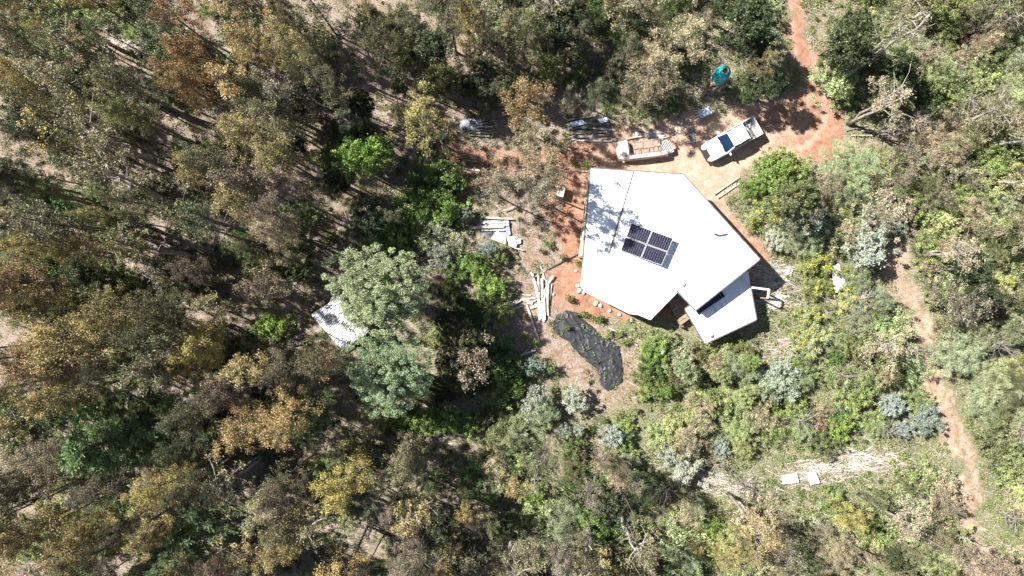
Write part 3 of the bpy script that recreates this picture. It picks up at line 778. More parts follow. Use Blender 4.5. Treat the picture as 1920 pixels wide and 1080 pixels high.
for a in [(1568, 158, 1748, 26, 'olive'), (1588, 234, 1692, 164, 'sandy'), (1690, 45, 1742, -20, 'olive'), (1820, 65, 1905, 5, 'olive'), (1822, 58, 1950, -40, 'dull green'),
          (1855, 275, 1990, 225, 'sandy'), (1728, 480, 1850, 458, 'sandy'), (1838, 448, 1990, 430, 'olive'), (1165, 955, 1200, 1060, 'olive'), (958, 1000, 950, 1120, 'olive'),
          (1098, 985, 1112, 1110, 'amber'), (1365, 925, 1470, 1010, 'amber'), (880, 1035, 858, 1140, 'olive'), (806, 885, 740, 985, 'amber'), (500, 850, 360, 935, 'olive'),
          (300, 200, 70, 30, 'dull green'), (378, 408, 120, 305, 'olive'), (215, 88, -20, -60, 'golden'), (385, 488, 190, 445, 'dull green'), (318, 318, 90, 190, 'olive'),
          (262, 620, 30, 640, 'amber'), (520, 985, 420, 1085, 'amber'), (660, 915, 560, 1040, 'olive'), (1030, 70, 1034, -30, 'olive'), (1168, 60, 1190, -40, 'olive'),
          (612, 120, 540, 0, 'olive'), (905, 90, 900, -20, 'olive'), (430, 50, 360, -40, 'rust'), (240, 300, 20, 210, 'golden'), (1620, 640, 1700, 655, 'sandy'), (1610, 925, 1720, 990, 'sandy'), (1780, 240, 1900, 205, 'olive')]:
    slender(*a)

GRID = [
 "GvVO.R.OKOOKOOABBKGGOGKOBKKgggOg",
 "AGO.GR.AAGBOKKOBBK.OOO_K_KKgg.Og",
 "AOOGGRGO.KGOKKKOK.GGO__K_KgKvggg",
 "GG.G..OBKKOK__K__BOGBO____ygllgO",
 "GO.OO.AAAKvK______________ggBOOg",
 "OOG.O.AAB.K_vv_________v__slOBBl",
 "AAGO.O.ABv.Kvvs________yKsgBvBgl",
 "AAGKO.GOBK.vvs_________yssgs_gOK",
 "KvKv.BO.KK___.v.________yyg__gKy",
 "RGKRO.v..____.v__________yyg_gKg",
 "AAOOGAAGv____.K.________vygg__fg",
 "AAOOOAOKBO___.Kv____vgggsvvgg_fy",
 "GRPPP.BOK____vvv___.vgggv.vsv_ff",
 "GOP..OKAAP.Kv_vgsvsvygsgvgvgss_g",
 "AB..GOOBG.vOO.OgGOBgsgyys...ss_O",
 "OyBOAOG.OOAO.OGvvvOBBO.y_.gOOB_.",
 "ROABAvPGAA.AOKOKgGvv.GvGOOAvOO_.",
 "RRABGPP.AO..OGAAOGOAOAAAOGGKOg_v",
]
for row in GRID: assert len(row) == 32, (row, len(row))
def cell(ch, x, y, ring=False):
    j = lambda a: random.uniform(-a, a)
    cx, cy = x + 30, y + 30
    left = cx < 700
    right = cx > 1240
    def tree_kind():
        if left or (ring and cx < 900): return 'tall'
        if right and not ring: return random.choice(['sapling', 'mid', 'sapling'])
        return random.choice(['mid', 'mid', 'sapling'] if cy < 540 else ['mid', 'mid', 'tall', 'sapling'])
    def hh(k):
        if k in ('tall', 'slender'): return random.uniform(12.5, 16.5)
        if k == 'mid': return random.uniform(8.5, 13) if left else random.uniform(6.5, 10) if not right else random.uniform(5.5, 8)
        return random.uniform(3.6, 6)
    if ch in 'RAOGB':
        col = {'R': ['rust', 'amber', 'amber'], 'A': ['amber', 'amber', 'golden', 'olive'], 'O': ['olive', 'olive', 'dull green', 'grey-brown'], 'G': ['dull green', 'olive', 'yellow-green' if cy < 500 and left else 'olive'], 'B': ['grey-brown', 'sandy', 'grey-brown']}[ch]
        shade_tone = lambda q: ({'olive': 'shaded olive', 'dull green': 'shaded dull green', 'grey-brown': 'shaded grey-brown'}.get(q, q) if (left or cy < 200) and not right else q)  # left and top crowns take darker copies, their shade put into the colour
        c = shade_tone(random.choice(col))
        if (right or cy > 800) and c in ('olive', 'dull green', 'rust') and random.random() < 0.6: c = random.choice(['sandy', 'grey-green', 'grey-brown'])  # paler leaves here put the hazy brightness of right and bottom into colour
        k = 'sapling' if ch == 'B' and not left else tree_kind()
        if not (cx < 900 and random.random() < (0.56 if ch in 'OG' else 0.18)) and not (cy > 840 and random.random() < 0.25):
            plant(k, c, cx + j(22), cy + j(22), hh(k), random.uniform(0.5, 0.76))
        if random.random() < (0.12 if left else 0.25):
            c = shade_tone(random.choice(col)); plant('sapling', c, cx + j(34), cy + j(34), random.uniform(3.0, 5.5), random.uniform(0.6, 0.9))
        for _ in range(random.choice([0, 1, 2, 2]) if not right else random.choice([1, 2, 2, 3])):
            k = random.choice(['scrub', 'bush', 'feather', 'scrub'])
            plant(k, random.choice(['dull green', 'deep green', 'dark green', 'shaded dull green', 'shaded olive', 'fresh green'] if not right else ['grey-green', 'pale green', 'fresh green', 'sandy']), cx + j(32), cy + j(32), INFO[k][3] * random.uniform(0.7, 1.5))  # dark understory tones add shadow mass; paler ones brighten the right side
    elif ch == 'K':
        plant('dense', random.choice(['dark green', 'dark green', 'dull green']), cx + j(20), cy + j(20), random.uniform(3.5, 6), random.uniform(0.55, 0.85))
        if random.random() < 0.6: plant(random.choice(['sapling', 'mid']), random.choice(['olive', 'dull green', 'grey-brown']), cx + j(30), cy + j(30), random.uniform(4, 7.5), 0.9)
    elif ch == 'P':
        plant('pine', 'pine green', cx + j(15), cy + j(15), random.uniform(8, 11), random.uniform(0.6, 0.85))
    else:
        opts = {'v': (2, [('bush', 'bright green'), ('bush', 'fresh green'), ('bush', 'deep green'), ('scrub', 'fresh green')]),
                'V': (3, [('bush', 'bright green'), ('bush', 'deep green')]),
                's': (2, [('silver', 'silver-grey'), ('silver', 'blue-grey'), ('scrub', 'grey-green'), ('feather', 'grey-green')]),
                'y': (2, [('gorse', 'pale green'), ('gorse', 'fresh green'), ('gorse', 'grey-green'), ('bush', 'pale green')]),
                'g': (4, [('scrub', 'grey-green'), ('scrub', 'pale green'), ('feather', 'grey-green'), ('scrub', 'dull green'), ('bush', 'pale green'), ('scrub', 'sandy'), ('bush', 'dull green'), ('bush', 'fresh green'), ('feather', 'pale green'), ('bush', 'fresh green'), ('sapling', 'sandy')]),
                'l': (2, [('scrub', 'pale green'), ('scrub', 'grey-green'), ('bush', 'pale green')]),
                'f': (3, [('feather', 'grey-green'), ('feather', 'dull green'), ('feather', 'grey-green'), ('scrub', 'grey-green')]),
                '.': (2, [('scrub', 'dull green'), ('scrub', 'sandy'), ('bush', 'fresh green')]), '_': (0, [])}[ch]
        n, cs = opts
        if ch == '.' and random.random() < 0.4: n = 0
        for _ in range(n):
            k, c = random.choice(cs)
            h = INFO[k][3] * (random.uniform(0.55, 1.35) if k != 'sapling' else random.uniform(0.6, 0.9))
            if ch == '.': h *= 0.6
            plant(k, c, cx + j(30), cy + j(30), h, random.uniform(0.8, 1.15) if ch != 'v' else random.uniform(0.7, 1.05))
for r_, row in enumerate(GRID):
    for c_, ch in enumerate(row): cell(ch, c_ * 60, r_ * 60)
# the plantation goes on past the frame: stems of these stand in view on the left and their shade falls in
for r_ in range(-2, 20):
    for c_ in list(range(-4, 0)) + list(range(32, 34)):
        if random.random() < 0.3: cell(random.choice('AOGRO' if c_ < 0 else 'OBGgg'), c_ * 60, r_ * 60, True)
for c_ in range(0, 32):
    for r_ in (-2, -1, 18, 19):
        if c_ * 60 > 1440 and c_ * 60 < 1540 and r_ < 0: continue
        if random.random() < 0.6: cell(random.choice('OOGAB'), c_ * 60, r_ * 60, True)

rnd = random.Random(21)
for i in range(105):
    x = rnd.uniform(-160, 760); y = rnd.uniform(-60, 1140)
    if rnd.random() < 0.25: x = rnd.uniform(600, 1250); y = rnd.uniform(860, 1130)
    if x > 520 and 420 < y < 800: continue
    plant('thin', rnd.choice(['shaded olive', 'shaded dull green', 'olive', 'amber', 'shaded grey-brown', 'shaded olive']), x, y, rnd.uniform(11, 17) if x < 600 else rnd.uniform(8, 11), rnd.uniform(0.7, 1.1))
def bare_trunk(bx, by, tx, ty, rad, label, crook=0.2):
    f = math.hypot(tx - 960, ty - 540) / max(1, math.hypot(bx - 960, by - 540))
    h = min(13, max(2.5, CAM_H * (1 - 1 / f)))
    b = P2(bx, by); t = W(tx, ty, h); g = gz(*b); r_ = np.random.default_rng(int(bx + by))
    pts = []
    for i in range(8):
        u = i / 7; q = Vector((0, 0, -0.1)).lerp(Vector((t.x - b[0], t.y - b[1], h)), u)
        if 0 < i < 7: q += Vector(r_.normal(0, crook * 0.5, 3))
        pts.append(q)
    mb = MB().tube(pts, [rad * (1 - 0.7 * i / 7) for i in range(8)], 8)
    for k in range(9):
        i = int(r_.integers(3, 7)); q = pts[i].lerp(pts[i + 1], r_.random()) if i < 7 else pts[7]
        e = q + Vector((r_.normal(0, 0.7), r_.normal(0, 0.7), r_.uniform(0.2, 1.0)))
        mb.tube([q, q.lerp(e, 0.5) + Vector(r_.normal(0, 0.1, 3)), e], [rad * 0.28, rad * 0.16, 0.008], 4, False)
    o = mb.build('bare_trunk', M['bark_grey'], None, True); o.location = (b[0], b[1], g)
    tag(o, label, 'bare tree', 'bare standing trunks')
for a in [(1568, 158, 1742, 28, 0.19, 'longest pale bare trunk, leaning out at the upper right'), (1590, 232, 1690, 163, 0.12, 'shorter bare pole just below the longest leaning trunk'), (1722, 122, 1760, 108, 0.10, 'short bare branch stub right of the longest leaning trunk'),
          (1812, 66, 1900, 12, 0.11, 'bare pole near the upper right corner'), (1822, 78, 1925, 20, 0.09, 'thinner bare pole below the upper right corner pole'), (1700, 28, 1735, -8, 0.1, 'bare pole cut by the top edge at the right'),
          (1730, 478, 1826, 462, 0.10, 'grey bare pole lying out over scrub right of the track head'), (1845, 442, 1935, 432, 0.13, 'pale bare trunk reaching the right edge above the track fork'), (1858, 272, 1940, 252, 0.14, 'crooked pale trunk at the right edge, upper half'),
          (1855, 345, 1935, 338, 0.11, 'pale bare trunk at the right edge below the crooked one'), (1160, 952, 1192, 1032, 0.17, 'thick pale bare trunk near the bottom, right of centre'), (1096, 975, 1110, 1032, 0.11, 'bare trunk left of the thick pale one near the bottom'),
          (958, 1000, 952, 1052, 0.13, 'pair of bare trunks at the bottom centre, left one'), (970, 1002, 967, 1050, 0.08, 'pair of bare trunks at the bottom centre, right one'), (884, 1034, 872, 1078, 0.08, 'short bare trunk at the bottom edge left of centre'),
          (804, 888, 742, 972, 0.07, 'thin dark bare pole left of bottom centre'), (640, 935, 570, 1010, 0.07, 'thin bare pole between dark gaps at the lower left'), (500, 850, 400, 905, 0.08, 'bare pole slanting left of the small pine'),
          (1770, 985, 1830, 1020, 0.09, 'bare branchy trunk near the lower right corner'), (1000, 745 + 150, 1002, 925, 0.07, 'stub of trunk under the feathery shrub'), (1020, 62, 1034, -4, 0.12, 'bare trunk at the top edge, centre'), (1010, 70, 1016, 20, 0.08, 'thinner bare trunk beside the one at the top centre'),
          (1172, 70, 1188, -5, 0.07, 'thin bare trunk at the top edge right of centre'), (700, 120, 660, 30, 0.08, 'thin bare trunk at the top left of centre'), (290, 198, 92, 62, 0.16, 'long dark trunk leaning to the upper left corner'), (345, 395, 190, 320, 0.15, 'long dark trunk left of the big gum crowns'),
          (378, 487, 225, 458, 0.13, 'dark trunk lower left of the big gum crowns'), (214, 88, 60, -10, 0.13, 'dark trunk cut by the top edge near the upper left corner'), (298, 312, 110, 232, 0.12, 'dark trunk between the two long leaning ones at left'), (230, 330, 60, 262, 0.12, 'dark trunk nearer the left edge')]:
    bare_trunk(*a)
# dead branchy bushes
for i, (x, y) in enumerate([(895, 175), (1330, 400 - 250), (310, 500), (1790, 600), (1000, 860), (1380, 900), (1690, 655), (430, 430), (1640, 250), (860, 660), (1560, 700), (1850, 180), (1900, 120), (1760, 330), (1880, 620), (1840, 640), (1600, 560), (1330, 860), (1240, 905), (1890, 800), (1870, 960), (1480, 780), (1650, 800), (1150, 900), (700, 985), (1700, 240), (1790, 200)]):
    p = P2(x, y); o = link_mesh('dead_bush', DEAD[i % 3]); o.location = (p[0], p[1], gz(*p)); o.rotation_euler.z = i * 1.3
    o['category'] = 'dead bush'; o['group'] = 'leafless dead bushes'; pend(o, 'leafless pale dead bush', x, y)

# ------------------------------------------------------------------ ground cover as stuff
def veg_density(x, y):
    gx, gy = x * S + 960, 540 - y * S
    bad = in_poly(gx, gy, YARD) | (dist_line(gx, gy, TRACK) < 24) | (dist_line(gx, gy, TRACK_UP) < 18) | in_poly(gx, gy, HOUSEBOX)
    return ~bad
def scatter_weeds():
    r = np.random.default_rng(77); n = 17000
    hx = r.uniform(-42, 42, n); hy = r.uniform(-24, 24, n)
    px_ = hx * S + 960
    ok = veg_density(hx, hy)
    dens = 0.22 + 0.55 * vnoise(hx * 0.35, hy * 0.35, 31) + 0.45 * (px_ > 1100)
    gyp = 540 - hy * S
    dens = np.where(in_poly(px_, gyp, FOREYARD) | in_poly(px_, gyp, SIDEDIRT), dens * 0.28, dens)
    for s_ in STRAW: dens = np.where(in_poly(px_, gyp, s_), dens * 0.4, dens)
    ok &= r.random(n) < dens
    hx, hy = hx[ok], hy[ok]
    C = []; T = []
    for x, y in zip(hx, hy):
        k = int(r.uniform(18, 65)); rad = r.uniform(0.12, 0.5)
        a = r.uniform(0, 6.28, k); q = rad * np.sqrt(r.random(k))
        X = x + q * np.cos(a); Y = y + q * np.sin(a)
        C.append(np.stack([X, Y, r.uniform(0.04, r.uniform(0.15, 0.6), k)], 1))
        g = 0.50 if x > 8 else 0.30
        base = np.clip(r.normal(g, 0.2) + 0.1 * (x > 8), 0, 1)  # right side weeds lightened, its brighter light put into their tint
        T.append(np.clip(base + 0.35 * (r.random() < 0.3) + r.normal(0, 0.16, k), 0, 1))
    C = np.concatenate(C); T = np.concatenate(T)
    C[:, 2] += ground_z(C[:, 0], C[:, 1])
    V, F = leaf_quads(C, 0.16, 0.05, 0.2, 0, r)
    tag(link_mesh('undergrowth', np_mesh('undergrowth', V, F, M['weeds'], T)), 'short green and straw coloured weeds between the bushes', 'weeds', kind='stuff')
scatter_weeds()
def scatter_litter():
    r = np.random.default_rng(78); n = 46000
    X = r.uniform(-42, 42, n); Y = r.uniform(-24, 24, n)
    gx, gy = X * S + 960, 540 - Y * S
    y_in = in_poly(gx, gy, YARD) | (dist_line(gx, gy, TRACK) < 22) | (dist_line(gx, gy, TRACK_UP) < 16)
    tr_ = (dist_line(gx, gy, TRACK) < 22)
    ok = ~y_in | (r.random(n) < np.where(tr_, 0.35, 0.07))
    X, Y, gx, gy = X[ok], Y[ok], gx[ok], gy[ok]; n = len(X)
    Ln = r.gamma(2.0, 0.16, n) + 0.08; Wd = r.uniform(0.012, 0.035, n)
    # slash lies mostly across the slope
    A = np.where(r.random(n) < 0.55, r.normal(-0.35, 0.35, n), r.uniform(0, 3.14, n))
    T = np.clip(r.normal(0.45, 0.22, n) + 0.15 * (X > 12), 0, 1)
    return X, Y, Ln, Wd, A, T
X, Y, Ln, Wd, A, T = scatter_litter()
r = np.random.default_rng(79)
ex = []
for s_ in STRAW:
    q = np.array(s_); lo = q.min(0); hi = q.max(0); k = int((hi[0] - lo[0]) * (hi[1] - lo[1]) / 14)
    a = r.uniform(lo[0], hi[0], k); b_ = r.uniform(lo[1], hi[1], k); m_ = in_poly(a, b_, s_)
    ex.append(np.stack([(a[m_] - 960) / S + r.normal(0, 0.5, m_.sum()), (540 - b_[m_]) / S + r.normal(0, 0.4, m_.sum())], 1))
ex = np.concatenate(ex); k = len(ex)
X = np.concatenate([X, ex[:, 0]]); Y = np.concatenate([Y, ex[:, 1]]); Ln = np.concatenate([Ln, r.gamma(2, 0.4, k) + 0.2])
Wd = np.concatenate([Wd, r.uniform(0.02, 0.06, k)]); A = np.concatenate([A, r.normal(0.0, 0.35, k)]); T = np.concatenate([T, np.clip(r.normal(0.72, 0.25, k), 0, 1)])
n = len(X); Zc = ground_z(X, Y) + r.uniform(0.03, 0.12, n)
dx = np.stack([np.cos(A), np.sin(A), r.normal(0, 0.12, n)], 1) * (Ln / 2)[:, None]
sd = np.stack([-np.sin(A), np.cos(A), r.normal(0, 0.3, n)], 1) * (Wd / 2)[:, None]
C = np.stack([X, Y, Zc], 1)
V = np.stack([C - dx - sd, C + dx - sd * 0.5, C + dx + sd * 0.5, C - dx + sd, C + np.array([0, 0, -0.03])], 1)
Fb = np.arange(n)[:, None] * 5
Fs = np.concatenate([Fb + np.array([[0, 1, 2, 3]]), Fb + np.array([[1, 0, 4, 4]])[:, :4]], 0)
Fs = Fs[:n]
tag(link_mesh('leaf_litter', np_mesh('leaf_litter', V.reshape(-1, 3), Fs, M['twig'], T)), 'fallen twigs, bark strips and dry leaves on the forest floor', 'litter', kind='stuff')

# ------------------------------------------------------------------ fallen logs
def log(x1, y1, x2, y2, rad, label, z=0.1, mat='bark_pale', z2=None):
    a = P2(x1, y1); b = P2(x2, y2)
    root_z = gz(*a)
    pts = []
    for i in range(6):
        t = i / 5; q = a * (1 - t) + b * t + rng.normal(0, 0.05, 2) * (0 < i < 5)
        pts.append((q[0] - a[0], q[1] - a[1], gz(*q) - root_z + z + ((z2 or z) - z) * t))
    mb = MB().tube(pts, [rad * (1 - 0.55 * i / 5) for i in range(6)], 7)
    L = math.hypot(*(b - a))
    for k in range(max(0, int(L))):
        t = rng.uniform(0.3, 1); q = Vector(pts[0]).lerp(Vector(pts[-1]), t)
        mb.tube([q, q + Vector(rng.normal(0, 0.3, 3)) * Vector((1, 1, 0.4))], [rad * 0.3, 0.01], 4, False)
    o = mb.build('fallen_log', M[mat], None, True); o.location = (a[0], a[1], root_z)
    tag(o, label, 'log', 'fallen trunks and poles on the ground')
for l in [(1368, 927, 1440, 985, 0.17, 'thick pale fallen trunk slanting down below the bark strips'),
          (1160, 955, 1192, 1030, 0.16, 'pale bare trunk lying near the bottom edge, right of centre'),
          (860, 700, 918, 740, 0.07, 'thin grey trunk fallen in the shade right of the wattles'),
          (800, 808, 908, 808, 0.16, 'bleached log lying level under the bright green bushes', 0.12, 'plank'),
          (785, 816, 890, 814, 0.09, 'thinner bleached pole just below the level log', 0.1, 'plank'),
          (1800, 590, 1920, 582, 0.12, 'grey fallen trunk running to the right edge by the track fork'),
          (1785, 582, 1890, 612, 0.10, 'broken grey limb under the fallen trunk at the right edge'),
          (1498, 700, 1545, 722, 0.08, 'short pale log on the weeds right of the annex'),
          (1590, 742, 1640, 790, 0.07, 'pale pole lying on green weeds left of the track'),
          (1490, 885, 1700, 878, 0.07, 'long pale pole along the lower side of the bark heap'),
          (1560, 850, 1625, 862, 0.06, 'pale pole at the top of the bark heap'),
          (1450, 912, 1552, 958, 0.05, 'trunk shadow built as a thin pole pointing down right from the white boards'),  # cast shadow of a standing trunk, modelled as a pole
          (215, 60, 290, 92, 0.05, 'pale stick on the open litter near the upper left corner'),
          (1850, 815 - 45, 1915, 740, 0.09, 'grey dead limb above the track at the right edge'),
          (5, 520, 48, 540, 0.08, 'pale stick on the litter at the left edge'),
          (1680, 450, 1690, 440, 0.05, 'short stub of wood at the head of the lower track'),
          (740, 268, 690, 318, 0.05, 'thin pale pole between the round green tree and yellow gum'),
          (645, 395, 660, 440, 0.06, 'short pale pole on litter below the round green tree')]:
    log(*l)

# ------------------------------------------------------------------ the house
house = empty('house', tuple(W(1240, 470, 0)))
tag(house, 'low many sided house with blown out white sheet roofs in the clearing', 'house')
hl = house.location.copy()
def HW(px, py, z): return W(px, py, z) - hl
def zm(px, py): return 3.16 + (px - 1142) / 282 * 1.1 - (py - 400) * 0.0008
def roof_piece(name, pts, zf, th, mat, fasc='fascia', dark=None):
    top = [HW(x, y, zf(x, y)) for x, y in pts]
    bot = [v - Vector((0, 0, th)) for v in top]
    o = MB().prism(top[::-1], bot[::-1]).build(name, M[mat], house)
    mb = MB(); c = sum(top, Vector()) / len(top)
    for i in range(len(top)):
        a = top[i]; b = top[(i + 1) % len(top)]
        n_ = Vector(((b - a).y, -(b - a).x, 0)).normalized()
        if n_.dot(a - c) < 0: n_ = -n_
        if dark is None or i in dark: mb.bar(a + n_ * 0.04 - Vector((0, 0, 0.06)), b + n_ * 0.04 - Vector((0, 0, 0.06)), 0.09, 0.15)
    mb.build('fascia_board', M[fasc], o)
    return o
MAIN = [(1189.6, 321.5), (1280.4, 327.4), (1424, 486), (1304.4, 580.7), (1269, 543.7), (1227, 509), (1142, 479)]
roof_piece('main_roof', MAIN, zm, 0.06, 'white_roof', 'fascia', (0, 1, 2, 3, 6))
SIDE_STRIP = [(1107.4, 316), (1196, 321.8), (1150, 483), (1094, 490)]
roof_piece('side_roof', SIDE_STRIP, lambda x, y: 3.02, 0.05, 'white_roof_side', 'fascia', (0, 3))
# hipped lower left roof: three facets sharing edges
pts = {'a': (1094, 490, 3.02), 'b': (1150, 482, 3.02), 'f': (1228, 508, 3.34), 'e': (1273, 545, 3.4), 'q': (1219.5, 599.5, 2.75), 'r': (1197, 590, 2.78), 't': (1180, 588, 2.72), 's': (1097, 547, 2.8), 'u': (1089, 536, 2.85)}
T3 = {k: HW(*v) for k, v in pts.items()}
def facets(names_list, mat, name):
    mb = MB(); keys = list(T3)
    vs = [T3[k] for k in keys] + [T3[k] - Vector((0, 0, 0.06)) for k in keys]
    fs = []
    for f in names_list:
        ids = [keys.index(k) for k in f]; fs.append(tuple(ids[::-1])); fs.append(tuple(i + len(keys) for i in ids))
    mb.add(vs, fs)
    return mb.build(name, M[mat], house)
hip = facets([('a', 'b', 'f', 's', 'u'), ('f', 'r', 't', 's'), ('f', 'e', 'q', 'r')], 'white_roof_side', 'hipped_roof')
mb = MB(); ring = ['a', 'u', 's', 't', 'r', 'q', 'e']
for k1, k2 in zip(ring[:-1], ring[1:]): mb.bar(T3[k1] - Vector((0, 0, 0.08)), T3[k2] - Vector((0, 0, 0.08)), 0.05, 0.14)
mb.bar(T3['f'] + Vector((0, 0, 0.015)), T3['r'] + Vector((0, 0, 0.015)), 0.05, 0.03)
mb.build('fascia_board', M['white_trim'], hip)
ANNEX = [(1285, 580), (1322, 643.7), (1417.8, 599), (1407, 541), (1404, 508), (1330, 545)]
annex = roof_piece('annex_roof', ANNEX, lambda x, y: 2.05 + (x - 1285) * 0.0012, 0.06, 'white_roof')
# walls, set back under the eaves
def walls(name, poly, z, inset, mat='wall', holes=True):
    c = np.mean(np.array(poly), 0); mb = MB(); win = []
    P = [HW(x + (c[0] - x) * inset, y + (c[1] - y) * inset, z) for x, y in poly]
    for v in P: v.z = 0.0
    for i in range(len(P)):
        a, b = P[i], P[(i + 1) % len(P)]
        mb.bar(a + Vector((0, 0, z / 2)), b + Vector((0, 0, z / 2)), 0.14, z)
        win.append((a, b))
    w = mb.build(name, M[mat], house)
    for a, b in win:
        L = (b - a).length
        if L < 2.2: continue
        for t in ([0.5] if L < 4.5 else [0.3, 0.7]):
            m_ = a.lerp(b, t); d = (b - a).normalized(); m_.z = 1.5
            MB().bar(m_ - d * 0.5, m_ + d * 0.5, 0.2, 1.0).build('window', M['glass'], w)
            fr = MB()
            for s1, s2, h_ in ((-0.55, 0.55, 0.53), (-0.55, 0.55, -0.53)):
                fr.bar(m_ + d * s1 + Vector((0, 0, h_)), m_ + d * s2 + Vector((0, 0, h_)), 0.24, 0.06)
            for s1 in (-0.53, 0.0, 0.53):
                fr.bar(m_ + d * s1 + Vector((0, 0, -0.5)), m_ + d * s1 + Vector((0, 0, 0.5)), 0.22, 0.05, up=d)
            fr.build('window_frame', M['white_trim'], w)
walls('main_wall', [(1185, 322), (1280, 330), (1400, 470), (1300, 570), (1262, 540), (1140, 480)], 3.15, 0.08)
walls('side_wall', [(1108, 320), (1184, 325), (1140, 478), (1090, 485)], 2.85, 0.06)
walls('hip_wall', [(1095, 490), (1150, 484), (1220, 510), (1262, 545), (1215, 588), (1180, 578), (1100, 542)], 2.6, 0.07)
walls('annex_wall', [(1296, 580), (1325, 636), (1400, 598), (1390, 530)], 1.9, 0.05)
# stone footing seen on the lower left side
for i, (x, y, s_) in enumerate([(1083, 536, .34), (1086, 545, .4), (1094, 549, .3), (1110, 562, .35), (1117, 569, .42), (1126, 573, .33), (1135, 578, .36), (1143, 583, .3), (1152, 586, .26), (1161, 590, .3), (1173, 595, .34), (1184, 600, .3), (1083, 526, .25), (1080, 508, .22), (1038, 552, .22)]):
    if i in (3, 6, 8, 10, 12): continue
    s_ *= 0.62
    p = P2(x, y); mb = MB(); r_ = np.random.default_rng(i)
    nseg = 9; prof = []
    vs = []; fs = []
    for a in range(5):
        ph = math.pi * a / 4
        for b in range(nseg):
            th = 2 * math.pi * b / nseg; k_ = s_ * r_.uniform(0.8, 1.15)
            vs.append((math.sin(ph) * math.cos(th) * k_, math.sin(ph) * math.sin(th) * k_ * 0.8, math.cos(ph) * s_ * 0.6 + s_ * 0.3))
    for a in range(4):
        for b in range(nseg): fs.append((a * nseg + b, (a + 1) * nseg + b, (a + 1) * nseg + (b + 1) % nseg, a * nseg + (b + 1) % nseg))
    mb.add(vs, fs); o = mb.build('stone', M['rock'], None, True); o.location = (p[0], p[1], gz(*p)); o.rotation_euler.z = i
    o['category'] = 'stone'; tag(o, 'pale stone at the lower left foot of the house, number %s in the row' % ORD[min(i, 12)] , 'stone', 'pale stones along the foot of the house')
STONE_LABELS = ['large pale stone at the house corner by the sheet', 'white lump beside the left roof corner', 'pale stone tucked under the left roof corner', 'pale stone below the hipped roof, nearest the left corner',
 'biggest white stone under the slanting roof edge', 'pale stone right of the biggest white stone', 'pale stone midway under the slanting roof edge', 'pale stone just past the midway of the roof edge', 'small stone left of the bottom roof corner pair',
 'small pale stone under the bottom stretch of roof', 'pale stone near the bottom roof corner', 'pale stone right at the bottom roof corner', 'small stone above the left roof corner', 'smallest stone beside the left wall', 'lone small stone right of the plank pile']
for o, t in zip([o for o in COL.objects if o.name.startswith('stone')], [q for n_, q in enumerate(STONE_LABELS) if n_ not in (3, 6, 8, 10, 12)]): o['label'] = t
# roof fittings
vp = MB(); v0 = HW(1337, 437, zm(1337, 437)); vp.tube([v0, v0 + Vector((0, 0, 0.55)), v0 + Vector((0.12, 0.1, 0.75)), v0 + Vector((0.45, 0.2, 0.8))], 0.09, 10); vp.build('flue_pipe', M['alu'], house, True)
for x, y, zf in ((1279.5, 533, zm(1279, 533)), (1332, 629, 2.11), (1388, 487, zm(1388, 487)), (1401, 597, 2.19)):
    s_ = 0.16 if x in (1279.5, 1332) else 0.05
    v0 = HW(x, y, zf); MB().lathe([(s_ * 0.6, 0), (s_ * 0.6, 0.16), (s_, 0.17), (s_ * 0.3, 0.28)], v0, 12).build('roof_vent', M['alu'], house)
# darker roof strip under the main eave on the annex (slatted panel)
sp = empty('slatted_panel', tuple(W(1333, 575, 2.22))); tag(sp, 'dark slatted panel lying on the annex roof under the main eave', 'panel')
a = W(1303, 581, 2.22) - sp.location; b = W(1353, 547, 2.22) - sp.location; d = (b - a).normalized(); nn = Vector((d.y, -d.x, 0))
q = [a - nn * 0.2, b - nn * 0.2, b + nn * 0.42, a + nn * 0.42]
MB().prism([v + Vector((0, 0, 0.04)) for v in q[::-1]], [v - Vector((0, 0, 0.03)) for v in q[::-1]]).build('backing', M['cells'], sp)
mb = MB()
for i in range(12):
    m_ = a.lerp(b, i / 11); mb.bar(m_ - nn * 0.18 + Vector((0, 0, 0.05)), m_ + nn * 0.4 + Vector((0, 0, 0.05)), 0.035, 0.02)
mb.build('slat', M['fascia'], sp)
# solar array: rack leaning towards the sun, right edge raised
def zp(x, y): return zm(x, y) + 0.12 + (0.62 * ((x - 1166) * 0.94 + (y - 418) * 0.35) / 96)
corners = [(1184, 418.5), (1262.5, 447), (1240.5, 497.5), (1163.8, 470)]
sa = empty('solar_array', tuple(W(1213, 458, 3.6))); tag(sa, 'two by two rack of dark solar panels tilted up on the white roof', 'solar panels')
cw = [W(x, y, zp(x, y)) - sa.location for x, y in corners]
def bil(u, v): return (cw[0] * (1 - u) + cw[1] * u) * (1 - v) + (cw[3] * (1 - u) + cw[2] * u) * v
nrm = (cw[1] - cw[0]).cross(cw[3] - cw[0]).normalized()
if nrm.z < 0: nrm = -nrm
for (u0, u1) in ((0, 0.494), (0.506, 1)):
    for (v0_, v1_) in ((0, 0.492), (0.508, 1)):
        quad = [bil(u0, v0_), bil(u1, v0_), bil(u1, v1_), bil(u0, v1_)]
        pn = MB().prism([v for v in quad[::-1]], [v - nrm * 0.04 for v in quad[::-1]]).build('solar_panel', M['panel_frame'], sa)
        mb = MB()
        for i in range(9):
            a0 = 0.02 + i * 0.962 / 9; a1 = a0 + 0.1005
            f = lambda s, t: bil(u0 + (u1 - u0) * s, v0_ + (v1_ - v0_) * t)
            qd = [f(a0, 0.03), f(a1, 0.03), f(a1, 0.97), f(a0, 0.97)]
            mb.prism([v + nrm * 0.006 for v in qd[::-1]], [v + nrm * 0.001 for v in qd[::-1]])
        mb.build('cells', M['cells'], pn)
mb = MB()
